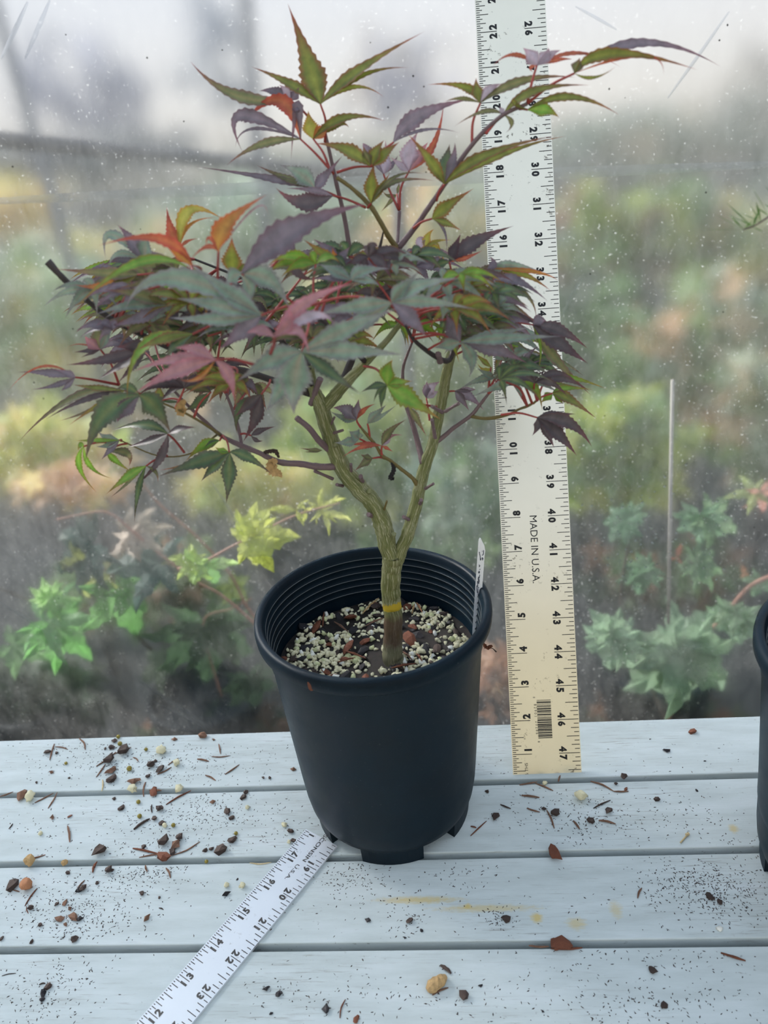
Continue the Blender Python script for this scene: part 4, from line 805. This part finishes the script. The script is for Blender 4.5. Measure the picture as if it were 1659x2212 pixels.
# large pale leaves at the right, stake between
pm_ = tag(empty('broadleaf_maple', at(1420, 1600, FY+5)), 'maple shrub with large pale green leaves behind film right of the ruler', 'shrub')
outstem(pm_, [(1700, 1230), (1620, 1262), (1560, 1330), (1500, 1400), (1440, 1560)], FY+1.6, .14)
outstem(pm_, [(1440, 1560), (1380, 1420), (1340, 1300), (1360, 1150)], FY+2.2, .13, 'trunkbg')
for a in ((1455, 1400, 1465, 1540, 1.2, .2, (142, 170, 138), 7, .44), (1460, 1395, 1590, 1490, 1.2, .2, (138, 166, 136), 5, .4), (1455, 1392, 1480, 1330, 1.3, .4, (140, 170, 140), 5, .5), (1325, 1375, 1310, 1455, 1.0, .2, (152, 182, 150), 7, .44), (1320, 1365, 1275, 1315, 1.1, .3, (150, 180, 146), 5, .5), (1330, 1375, 1400, 1410, 1.0, .2, (148, 178, 146), 5, .36), (1590, 1325, 1590, 1400, 1.2, .2, (146, 176, 140), 7, .44), (1590, 1325, 1525, 1340, 1.2, .2, (140, 170, 134), 5, .4), (1500, 1215, 1570, 1235, 2.0, .2, (118, 150, 108), 7, .36), (1480, 1225, 1480, 1200, 2.1, .3, (112, 146, 104), 5, .5), (1400, 1225, 1345, 1260, 2.0, .2, (112, 146, 108), 7, .36), (1380, 1235, 1380, 1290, 2.0, .2, (106, 142, 108), 5, .4), (1350, 1120, 1310, 1170, 2.6, .2, (120, 156, 124), 7, .4), (1360, 1115, 1390, 1080, 2.6, .2, (126, 160, 126), 7, .4), (1510, 1110, 1510, 1180, 2.4, .2, (124, 160, 124), 7, .36), (1530, 1110, 1600, 1150, 2.4, .2, (130, 160, 120), 5, .36), (1630, 1060, 1560, 1070, 2.2, .2, (176, 190, 126), 5, .3), (1640, 1060, 1650, 1110, 2.2, .1, (196, 140, 126), 5, .3), (1460, 1200, 1470, 1170, 3, .2, (190, 112, 84), 3, .3), (1605, 1235, 1600, 1215, 3, .2, (190, 130, 90), 3, .5), (1640, 1250, 1620, 1290, 2, .2, (120, 156, 118), 5, .4)):
    outleaf(pm_, a[0], a[1], a[2], a[3], FY+a[4], a[5], a[6], lobes=a[7], wid=a[8])
a = at(1443, 1345, FY+.3); b = at(1452, 820, FY+.5); v, f, uv = tube([a, a.lerp(b, .5), b], [.10, .10, .09], 8)
tag(mk('garden_stake', v, f, M['stake'], None, smooth=True, loc=a), 'thin pale straight stake upright behind the film right of ruler', 'stake')

# shrubs of the nursery beds, farther off
def bush(name, label, pxc, Y, rx, ry, cols, nl, ls, seed, cat='shrub', group=None, trunk=True, rY=None, lob=5):
    random.seed(seed); c = at(pxc[0], pxc[1], Y); k = 1/ppi(c); RX, RZ = rx*k, ry*k; RY = rY or min(RX, RZ, Y*.045)
    root = empty(name, (c.x, c.y, BENCH_Z)); tag(root, label, cat, group)
    V, Fc, Cc = [], [], []
    for _ in range(nl):
        d = Vector((random.gauss(0, 1), random.gauss(0, 1), random.gauss(0, 1))).normalized()*random.uniform(.35, 1.0)
        b = c+Vector((d.x*RX, d.y*RY, d.z*RZ))
        if b.y < WALL_Y+1.2: b.y = WALL_Y+1.2+random.random()*1.5
        if b.z < BENCH_Z+1.5: b.z = BENCH_Z+1.5+random.random()*3
        dr = Vector((random.uniform(-1, 1), random.uniform(-.8, .3), random.uniform(-.9, .5))); n = Vector((random.uniform(-.5, .5), random.uniform(-1, 0), random.uniform(.3, 1)))
        simple_leaf(V, Fc, Cc, b, dr, n, ls*random.uniform(.7, 1.3), srgb(*random.choice(cols)), lob, .34)
    tag(mk('foliage', V, Fc, M['leafbg'], root, loc=c, col=Cc), kind='stuff')
    if ' low ' in label and Y > 44 and 'peach leaved' not in label and Y < 50:
        pr = 4.2; pv, pf = lathe([(0.2, BENCH_Z), (pr*.78, BENCH_Z), (pr, BENCH_Z+10), (pr*1.05, BENCH_Z+10.2), (pr*1.05, BENCH_Z+11), (pr*.97, BENCH_Z+11), (pr*.95, BENCH_Z+10), (.2, BENCH_Z+9.9)], 24, (c.x, c.y)); mk('pot', pv, pf, M['pot'], root, smooth=False, loc=(c.x, c.y, BENCH_Z))
    if trunk:
        for j in range(3):
            t = c+Vector((random.uniform(-.4, .4)*RX, random.uniform(-.3, .3)*RY, RZ*.4)); g0 = Vector((c.x+random.uniform(-.3, .3), c.y, BENCH_Z))
            C = catmull([g0, g0.lerp(t, .5)+Vector((random.uniform(-1, 1), 0, 0)), t], 5); v, f, uv = tube(C, [max(.12, RX*.02)*(1-.6*i/len(C)) for i in range(len(C))], 6); mk('stem', v, f, M['trunkbg'], root, smooth=True, loc=g0)
G_ = [(128, 158, 108), (112, 142, 96), (146, 172, 116)]; YG = [(188, 200, 100), (164, 186, 90), (206, 206, 124)]; SUN_CRM = [(226, 212, 150), (232, 196, 150), (214, 206, 130)]; PEACH = [(222, 184, 150), (220, 194, 160), (196, 158, 132)]; DK = [(66, 92, 66), (58, 80, 64), (80, 96, 66)]; BG = [(168, 184, 166), (150, 172, 156), (182, 190, 168)]; BR = [(150, 110, 86), (176, 130, 100), (120, 96, 80)]  # cream and peach sets put sunlight on the shrubs into their leaf colour
for i, a in enumerate((
    ('sunlit cream coloured maple shrub in the bed left of the tree', (90, 960), 56, 210, 110, SUN_CRM+YG, 110, 1.9),
    ('peach leaved maple shrub low at the left behind film', (150, 1040), 49, 130, 50, PEACH+SUN_CRM, 46, 1.5),
    ('pale yellow green shrub seen between branch and left limb', (560, 1020), 62, 160, 100, YG+SUN_CRM, 100, 2.0),
    ('light green shrub seen between the two limbs', (800, 960), 70, 170, 170, YG+G_, 140, 2.4),
    ('green shrub between right limb and ruler', (1010, 1080), 59, 130, 150, G_+BG, 110, 2.1),
    ('brown peach shrub low between pot and ruler', (1075, 1450), 44.5, 60, 100, PEACH+BR, 40, 1.4),
    ('lush green maple right of the ruler', (1330, 960), 60, 180, 130, G_+YG, 140, 2.4),
    ('green and peach maple at the right behind film', (1500, 740), 75, 180, 150, G_+PEACH+BG, 140, 3.0),
    ('grey green maple at far right behind film', (1640, 900), 66, 130, 160, BG+G_+PEACH, 100, 2.6),
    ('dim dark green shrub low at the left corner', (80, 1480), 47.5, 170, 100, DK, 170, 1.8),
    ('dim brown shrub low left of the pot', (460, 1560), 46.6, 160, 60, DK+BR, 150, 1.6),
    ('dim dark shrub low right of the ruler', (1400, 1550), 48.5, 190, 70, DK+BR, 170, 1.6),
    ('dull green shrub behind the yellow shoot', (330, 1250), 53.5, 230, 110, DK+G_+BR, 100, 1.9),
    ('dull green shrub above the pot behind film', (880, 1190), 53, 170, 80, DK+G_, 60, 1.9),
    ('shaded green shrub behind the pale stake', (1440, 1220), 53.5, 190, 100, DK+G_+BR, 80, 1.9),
    ('pale green feathery shrub left of the tree crown', (120, 700), 86, 200, 180, BG+SUN_CRM+G_, 140, 2.8),
    ('grey green shrub behind the upper crown', (560, 490), 140, 320, 80, BG+G_, 120, 4.6),
    ('grey green shrub behind the ruler', (1000, 480), 118, 240, 100, BG+SUN_CRM, 100, 4.0),
    ('mixed tan and green shrub right of the ruler top', (1400, 490), 102, 260, 110, BG+BR+G_+YG, 130, 3.8),
    ('sunlit cream coloured bush far left behind film', (20, 440), 160, 150, 55, SUN_CRM, 56, 5.0),
    ('dark green bush in the bed right of the ruler', (1280, 720), 88, 130, 140, DK+G_, 84, 2.8),
    ('pale grey green shrub behind the left side of crown', (330, 770), 96, 210, 150, BG+SUN_CRM, 150, 3.2),
    ('pale cream green shrub behind the middle of crown', (640, 720), 109, 230, 150, BG+SUN_CRM+G_, 150, 3.6),
    ('soft green shrub behind the right side of crown', (985, 760), 96, 190, 160, BG+YG, 130, 3.2),
    ('silvery green shrub at the right behind tan shrub', (1590, 520), 128, 190, 110, BG+SUN_CRM, 110, 4.2),
    ('silvery green shrub at the left behind crown top', (280, 560), 126, 230, 90, BG+SUN_CRM, 110, 4.2))):
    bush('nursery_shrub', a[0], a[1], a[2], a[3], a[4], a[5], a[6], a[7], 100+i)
for i, a in enumerate((  # pale lilac and grey haze is mixed into these leaf colours
    ('hazy blue grey tree far beyond the film, left of the crown', (220, 190), 380, 150, 110, [(140, 146, 166), (150, 154, 172)], 46, 11),
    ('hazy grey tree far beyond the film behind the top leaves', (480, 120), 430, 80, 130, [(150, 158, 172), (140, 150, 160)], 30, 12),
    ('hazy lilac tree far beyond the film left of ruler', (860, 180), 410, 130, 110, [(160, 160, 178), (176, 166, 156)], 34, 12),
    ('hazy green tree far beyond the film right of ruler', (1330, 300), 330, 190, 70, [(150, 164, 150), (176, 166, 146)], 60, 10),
    ('hazy grey green tree far beyond the film at right edge', (1620, 240), 370, 140, 110, [(150, 162, 152), (166, 160, 150)], 50, 11),
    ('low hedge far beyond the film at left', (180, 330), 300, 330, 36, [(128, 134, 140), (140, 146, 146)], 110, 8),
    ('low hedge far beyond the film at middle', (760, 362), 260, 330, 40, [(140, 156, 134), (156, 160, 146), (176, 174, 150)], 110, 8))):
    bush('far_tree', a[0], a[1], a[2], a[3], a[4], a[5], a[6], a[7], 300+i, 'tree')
# posts and a rail of the structure beyond
for lab, p0, p1, Y, w in (('slanting grey post faintly seen through film at upper left', (-15, -60), (140, 470), 70, .55), ('upright grey post faintly seen through film behind the top leaves', (532, -60), (556, 215), 90, .9)):
    a = at(*p0, Y); b = at(*p1, Y); d = (b-a).normalized(); b2 = a+d*((BENCH_Z-a.z)/d.z); v, f, uv = tube([a-d*10, b2], [w, w], 8); tag(mk('support_post', v, f, M['post'], None, smooth=True, loc=b2), lab, 'post')
a = at(-120, 288, 48); b = at(700, 366, 60); v, f, uv = tube([a-(b-a)*.5, a, b, b+(b-a)*.3], [.5]*4, 8)
rail = tag(empty('support_rail', (a.x-8, a.y, BENCH_Z)), 'long grey rail faintly seen through the film at upper left', 'rail'); mk('rail_bar', v, f, M['fline'], rail, smooth=True)
for t in (-.45, 1.25):
    p = a+(b-a)*t; v, f, uv = tube([Vector((p.x, p.y, BENCH_Z)), p], [.5, .5], 8); mk('rail_post', v, f, M['fline'], rail, smooth=True)
def fold(pts, w, name='film_fold'):
    C = catmull([at(x, y, WALL_Y-.30) for x, y in pts], 5); v, f = [], []
    for i, p in enumerate(C):
        d = (C[min(i+1, len(C)-1)]-C[max(i-1, 0)]).normalized(); q = d.cross(Vector((0, 1, 0))).normalized()*w*(.35+.65*math.sin(math.pi*i/(len(C)-1)))
        v += [p-q, p+Vector((0, -.06, 0)), p+q]
    for i in range(len(C)-1): f += [(i*3, i*3+1, i*3+4, i*3+3), (i*3+1, i*3+2, i*3+5, i*3+4)]
    mk(name, v, f, M['film'], wall, smooth=True)
for q, w in ((((2, 127), (32, 66), (60, 4)), .10), (((54, 127), (82, 62), (108, 0)), .10), (((1442, 212), (1510, 118), (1575, 25)), .07), (((1243, 14), (1290, 40), (1332, 64)), .06), (((300, 1470), (390, 1530), (490, 1600)), .18), (((330, 1515), (420, 1560), (470, 1600)), .12), (((-10, 1295), (50, 1332), (105, 1370)), .08), (((448, 1030), (490, 1090), (525, 1150)), .06), (((1262, 590), (1240, 630), (1215, 680)), .10)): fold(q, w)
fold(((-120, 440), (200, 424), (600, 404), (1000, 384), (1400, 366), (1800, 350)), .28, 'film_seam')
random.seed(41); sv, sf = [], []
for _ in range(150):
    p = at(random.gauss(1400, 85), random.gauss(1190, 80), WALL_Y-.24); P, Fc = lump(random.uniform(.03, .075), random.random()*9, (1, .45, 1), 1); n = len(sv); sv += [p+q for q in P]; sf += [tuple(n+q for q in t) for t in Fc]
tag(mk('water_drops', sv, sf, M['drop'], wall, smooth=True), kind='stuff')
# tiny black specks stuck on the film
random.seed(77); sv, sf = [], []
for x, y in [(142, 75), (397, 262), (800, 92), (838, 232), (1350, 211), (1316, 192), (920, 372), (1525, 416), (73, 826), (94, 861), (1296, 700), (1306, 898), (1514, 703), (1562, 674), (480, 108), (27, 360), (1118, 452)]+[(random.uniform(0, 1659), random.uniform(0, 1540)) for _ in range(30)]:
    P, Fc = lump(.045*random.uniform(.6, 1.2), random.random()*50, (1, .4, 1), 0); o3 = at(x, y, WALL_Y-.22); n = len(sv); sv += [o3+p for p in P]; sf += [tuple(n+q for q in t) for t in Fc]
tag(mk('film_specks', sv, sf, M['water'], wall), kind='stuff')

# ================================================================== LITTER ON THE BENCH
random.seed(9)
LIT = {'A': (0, 1550, 2.592), 'B': (0, 1850, 2.592), 'R': (900, 1550, 2.1858), 'S': (700, 1850, 1.73)}
def lg(c, x, y): a = LIT[c]; return gnd(a[0]+x/a[2], a[1]+y/a[2])
KIND = {'prill': ('fertilizer_prill', 'round olive fertilizer prill on the grey bench planks', 'bead', 'olive prills on the bench', 'prill', (1, 1, .95)),
        'perl': ('perlite_grain', 'off white perlite grain lying on the grey bench planks', 'grain', 'perlite grains on the bench', 'perl', (1.1, .95, .8)),
        'chip': ('bark_chip', 'dark brown bark chip lying on the grey bench planks', 'bark chip', 'dark bark chips on the bench', 'chip', (1.1, .85, .55)),
        'black': ('charcoal_chip', 'small blackish chip lying on the grey bench planks', 'chip', 'blackish chips on the bench', 'black', (1.2, .8, .5)),
        'brown': ('brown_chip', 'medium brown bark bit lying on the grey bench planks', 'bark chip', 'brown bark bits on the bench', 'brown', (1.2, .8, .5)),
        'tan': ('tan_pebble', 'rounded tan pebble in a bench gap', 'pebble', 'tan pebbles in the bench gaps', 'tan', (1, .9, .9)),
        'rust': ('rust_chip', 'rust coloured bark flake on the grey bench planks', 'bark chip', 'rusty flakes on the bench', 'rust', (1.4, .8, .5)),
        'clay': ('clay_ball', 'round orange clay ball on the bench at the left edge', 'ball', None, 'clay', (1, 1, .9))}
LM = {}
for k, q in KIND.items():
    LM[k] = []
    for j in range(9):
        if k in ('prill',): P = [p.normalized() for p in lump(1, j, (1, 1, 1), 2)[0]]; Fc = lump(1, j, (1, 1, 1), 2)[1]
        else: P, Fc = lump(1, j*7+len(k), q[5], 2 if k in ('tan', 'clay', 'perl') else 1, .4 if k in ('clay', 'tan') else .6 if k == 'perl' else 1.1)
        zmin = min(p.z for p in P); me = bpy.data.meshes.new(q[0]); me.from_pydata([(p.x*IN, p.y*IN, (p.z-zmin)*IN) for p in P], [], Fc); me.materials.append(M[q[4]])
        if k in ('prill', 'clay', 'perl'): me.polygons.foreach_set('use_smooth', [True]*len(me.polygons))
        LM[k].append(me)
def where(p):
    i = int((Y0-p.y)/(PW+PG)+.02); pl = ('back plank', 'second plank', 'third plank', 'fourth plank')[max(0, min(3, i))]
    lm = min((('the flat ruler', abs((p-O2).dot(eu)-.5)), ('the upright ruler', (p-Vector((2.6, 16.6, 0))).length), ('the maple pot', (p-PC).length-2.3), ('the lone pot', (p-QC).length-2.3)), key=lambda q: q[1])
    return pl+', nearest to '+lm[0]
def bit(c, x, y, d, k):
    p = lg(c, x, y); q = KIND[k]; s = d/LIT[c][2]/ppi(p)*.5
    o = link(q[0], random.choice(LM[k]), None, (p.x, p.y-s*.2, -.004)); o.scale = (s,)*3; o.rotation_euler = (0, 0, random.random()*6.28); tag(o, q[1].replace('grey bench planks', where(p)).replace('in a bench gap', 'in the gap by the '+where(p)), q[2], q[3])
for c, k, L_ in (('A', 'prill', ((665, 113, 22), (675, 153, 26), (820, 183, 20), (728, 293, 30), (372, 260, 18), (778, 478, 24), (785, 558, 26), (973, 608, 24), (1323, 653, 22), (1158, 811, 22))),
    ('A', 'perl', ((908, 190, 52), (992, 262, 38), (175, 455, 56), (747, 412, 50), (1008, 405, 42), (925, 610, 26), (1593, 604, 28), (1620, 700, 22), (230, 652, 24), (1387, 507, 24))),
    ('A', 'chip', ((628, 168, 40), (700, 190, 62), (615, 240, 56), (270, 195, 36), (630, 345, 62), (848, 272, 42), (832, 330, 26), (900, 292, 50), (870, 246, 24), (565, 748, 66), (920, 695, 58), (1010, 675, 46), (970, 755, 42), (1250, 742, 62), (1303, 685, 52), (1362, 448, 36), (1375, 422, 26), (683, 507, 42), (898, 515, 42), (870, 568, 30), (912, 592, 36), (1280, 525, 42), (1297, 563, 32), (1628, 637, 36), (1645, 690, 32), (380, 873, 26), (615, 857, 46), (640, 455, 24), (645, 130, 30), (590, 175, 18), (320, 200, 18), (205, 365, 16), (1150, 745, 26), (1185, 735, 28), (805, 725, 28), (1475, 338, 16), (1510, 340, 16), (388, 340, 14))),
    ('A', 'brown', ((625, 300, 46), (760, 362, 52), (1137, 105, 52), (985, 715, 56), (1193, 473, 28), (130, 435, 62), (1645, 290, 26), (980, 122, 26), (290, 308, 26), (296, 562, 26), (1198, 124, 18))),
    ('A', 'tan', ((177, 815, 62), (366, 818, 36))), ('A', 'rust', ((920, 790, 62), (865, 415, 50), (393, 553, 20))),
    ('B', 'clay', ((158, 172, 64),)), ('B', 'chip', ((75, 165, 72), (470, 180, 42), (415, 465, 38), (178, 478, 24), (798, 208, 28), (893, 230, 18), (280, 728, 38), (12, 460, 26), (175, 292, 30), (230, 385, 24), (320, 268, 22), (545, 148, 22))),
    ('B', 'black', ((445, 192, 36), (448, 352, 36), (1268, 212, 38), (1495, 740, 30), (1563, 772, 38), (245, 765, 42), (240, 800, 30), (1330, 128, 14), (1520, 878, 18))),
    ('B', 'brown', ((338, 352, 38), (415, 338, 46), (825, 347, 38), (392, 293, 28), (365, 262, 28), (368, 380, 20))), ('B', 'perl', ((1270, 165, 28), (1360, 168, 32))),
    ('R', 'perl', ((773, 380, 52), (605, 315, 22))), ('R', 'chip', ((978, 280, 36), (1138, 388, 26), (332, 350, 20), (905, 442, 32), (655, 455, 40), (820, 490, 34), (600, 430, 20), (372, 470, 36), (940, 315, 18))),
    ('R', 'rust', ((1307, 68, 30), (990, 340, 18), (645, 644, 60))), ('R', 'black', ((1180, 157, 24), (1102, 102, 8), (1360, 205, 10), (1322, 345, 14))),
    ('S', 'rust', ((885, 328, 62), (122, 606, 24), (860, 330, 36))), ('S', 'black', ((10, 570, 32), (585, 483, 12), (165, 238, 20), (302, 303, 12), (365, 277, 14), (817, 578, 12))), ('S', 'chip', ((1225, 428, 28), (520, 522, 34), (1270, 558, 26), (1440, 150, 34), (1480, 170, 22), (1610, 715, 20), (680, 235, 30), (320, 240, 26)))):
    for x, y, d in L_: bit(c, x, y, d, k)
def needle(c, x1, y1, x2, y2, w, k):
    a = lg(c, x1, y1); b = lg(c, x2, y2); r = w/LIT[c][2]/ppi(a)*.42; d = (b-a); s = Vector((-d.y, d.x, 0))*random.uniform(-.1, .1)
    C = catmull([a+Vector((0, 0, r*.7)), a.lerp(b, .5)+s+Vector((0, 0, r*1.1)), b+Vector((0, 0, r*.7))], 3)
    v, f, uv = tube(C, [r*q for q in (.55, .85, 1, 1.05, 1, .8, .45)], 5, jit=.15)
    v = [Vector((p.x, p.y, max(.0, p.z))) for p in v]
    q = {'tan': ('brown bark splinter lying on the grey bench planks', 'splinters on the bench'), 'rust': ('rusty red bark splinter lying on the grey bench planks', 'rusty splinters on the bench'), 'pale': ('pale straw splinter lying on the grey bench planks', 'pale splinters on the bench'), 'chip': ('dark twig piece lying on the grey bench planks', 'dark twig bits on the bench')}[k]
    tag(mk('wood_splinter', v, f, M[{'tan': 'brown', 'rust': 'rust', 'pale': 'pale', 'chip': 'chip'}[k]], None, loc=(a+b)/2), q[0].replace('grey bench planks', where((a+b)/2)), 'splinter', q[1])
for c, k, L_ in (('A', 'tan', ((305, 150, 280, 240, 11), (310, 165, 380, 180, 8), (445, 120, 478, 182, 11), (540, 275, 650, 195, 11), (540, 335, 590, 265, 10), (640, 205, 735, 168, 9), (880, 320, 960, 280, 10), (940, 268, 1000, 228, 8), (1225, 150, 1235, 205, 10), (1185, 220, 1285, 215, 8), (1105, 235, 1170, 248, 12), (1150, 325, 1208, 355, 11), (1260, 320, 1340, 265, 10), (745, 225, 775, 248, 9), (815, 365, 805, 445, 12), (835, 410, 905, 412, 14), (195, 480, 300, 425, 10), (0, 445, 75, 418, 10), (380, 610, 392, 700, 15), (780, 785, 920, 765, 10), (960, 775, 1120, 697, 10), (140, 790, 255, 770, 10), (815, 830, 825, 865, 13), (930, 845, 955, 900, 13), (270, 510, 322, 420, 10))),
    ('A', 'pale', ((575, 350, 570, 415, 10), (1398, 815, 1520, 812, 8))), ('A', 'rust', ((930, 490, 1070, 412, 12), (745, 735, 885, 765, 15), (520, 870, 545, 810, 17))), ('A', 'chip', ((750, 630, 840, 570, 18), (850, 490, 852, 535, 10), (50, 625, 72, 595, 8))),
    ('B', 'tan', ((475, 135, 430, 190, 10), (75, 190, 110, 200, 9))), ('B', 'rust', ((210, 180, 140, 280, 10), (150, 280, 160, 320, 6))), ('B', 'chip', ((350, 462, 365, 445, 7), (590, 80, 640, 78, 20), (220, 720, 255, 712, 10), (890, 290, 916, 300, 8), (10, 670, 90, 655, 6))),
    ('R', 'tan', ((485, 320, 570, 305, 9), (560, 312, 645, 347, 9), (820, 303, 930, 350, 10), (930, 350, 1000, 350, 9), (495, 370, 580, 380, 12), (520, 430, 582, 448, 9), (615, 440, 650, 525, 11), (740, 490, 770, 530, 12), (860, 488, 940, 505, 12), (668, 305, 678, 275, 10))),
    ('R', 'chip', ((395, 412, 445, 432, 9), (835, 430, 915, 392, 9))), ('R', 'rust', ((255, 560, 330, 490, 8), (255, 515, 282, 522, 9))),
    ('S', 'rust', ((848, 346, 965, 343, 11), (1482, 362, 1575, 392, 11), (60, 605, 80, 535, 7))), ('S', 'tan', ((1187, 120, 1172, 158, 9), (405, 520, 465, 492, 9), (765, 335, 840, 338, 10))), ('S', 'chip', ((435, 410, 475, 440, 16),))):
    for q in L_: needle(c, *q, k)
# one-off pieces
a = lg('S', 388, 512); b = lg('S', 456, 458); v, f, uv = tube(catmull([a+Vector((0, 0, .10)), a.lerp(b, .5)+Vector((0, 0, .12)), b+Vector((0, 0, .09))], 4), [.06, .12, .15, .14, .15, .13, .14, .10, .06], 8, jit=.18)
tag(mk('bark_piece', [Vector((p.x, p.y, max(0, p.z))) for p in v], f, M['tan'], None, loc=(a+b)/2), 'large tan bark piece lying alone on the front plank', 'bark piece')
a = lg('R', 1245, 594); b = lg('R', 1278, 556); v, f, uv = tube([a+Vector((0, 0, .03)), b+Vector((0, 0, .03))], [.022, .022], 6); nail = tag(empty('bent_nail', a), 'tiny pale headed pin lying on the plank near the lone right pot', 'nail')
mk('shank', v, f, M['pale'], nail); v, f, uv = tube([b+Vector((-.04, -.02, .04)), b+Vector((.04, .02, .04))], [.04, .04], 6); mk('head', v, f, M['pale'], nail)
p = gnd(1554, 2007); P, Fc = lump(.075, 5, (1, 1, .3), 2); tag(mk('white_flake', [p+q+Vector((0, 0, .022)) for q in P], Fc, M['perl3'], None, smooth=True, loc=p), 'flat white flake on the plank in front of the lone right pot', 'flake')
# crumbs nobody could count
random.seed(13); sv, sf = [], []
CL = [(250, 1640, 70, 28, 150), (330, 1665, 80, 30, 110), (120, 1635, 70, 28, 70), (430, 1640, 60, 26, 60), (320, 1800, 70, 45, 130), (430, 1750, 60, 30, 160), (500, 1800, 80, 40, 60), (110, 1790, 70, 45, 60), (310, 1885, 50, 20, 120), (210, 1960, 80, 50, 230), (120, 1990, 70, 30, 90), (80, 1930, 60, 30, 50), (120, 2120, 60, 50, 110), (60, 2180, 50, 25, 40), (560, 1960, 60, 30, 30), (1170, 1750, 60, 30, 60), (1260, 1770, 50, 28, 110), (1450, 1770, 80, 30, 90), (1480, 1900, 70, 25, 150), (1560, 1920, 60, 25, 150), (1590, 1830, 50, 12, 50), (1540, 1950, 70, 30, 120), (750, 1895, 40, 18, 70), (780, 1920, 40, 25, 50), (880, 1985, 30, 25, 40), (1080, 1985, 20, 12, 40), (1050, 1660, 30, 20, 12), (1450, 1640, 90, 40, 30), (1000, 1895, 60, 20, 40), (1400, 2170, 120, 30, 120), (1100, 2150, 150, 40, 70), (800, 2160, 60, 30, 40), (620, 2150, 60, 40, 40), (1500, 2080, 80, 30, 40), (1300, 2060, 90, 15, 30), (1180, 2010, 250, 60, 60), (850, 1640, 20, 10, 0), (560, 1640, 50, 30, 30), (600, 1790, 50, 40, 40)]
for cx_, cy_, sx_, sy_, cnt in CL:
    for _ in range(int(cnt*1.5)):
        x, y = random.gauss(cx_, sx_), random.gauss(cy_, sy_)
        if not (1605 < y < 2230): continue
        p = gnd(x, y); m = (Y0-p.y) % (PW+PG)
        if m > PW-.06 or m < .06: continue
        L_ = random.uniform(.012, .05); w = random.uniform(.006, .016); an = random.random()*6.28; d = Vector((math.cos(an), math.sin(an), 0)); s = Vector((-d.y, d.x, 0)); n = len(sv)
        sv += [p-d*L_, p+s*w, p+d*L_, p-s*w, p+Vector((0, 0, w*1.2))]; sf += [(n, n+1, n+4), (n+1, n+2, n+4), (n+2, n+3, n+4), (n+3, n, n+4)]
tag(mk('soil_crumbs', sv, sf, M['chip']), 'fine dark soil crumbs strewn over the bench planks', 'soil', kind='stuff')
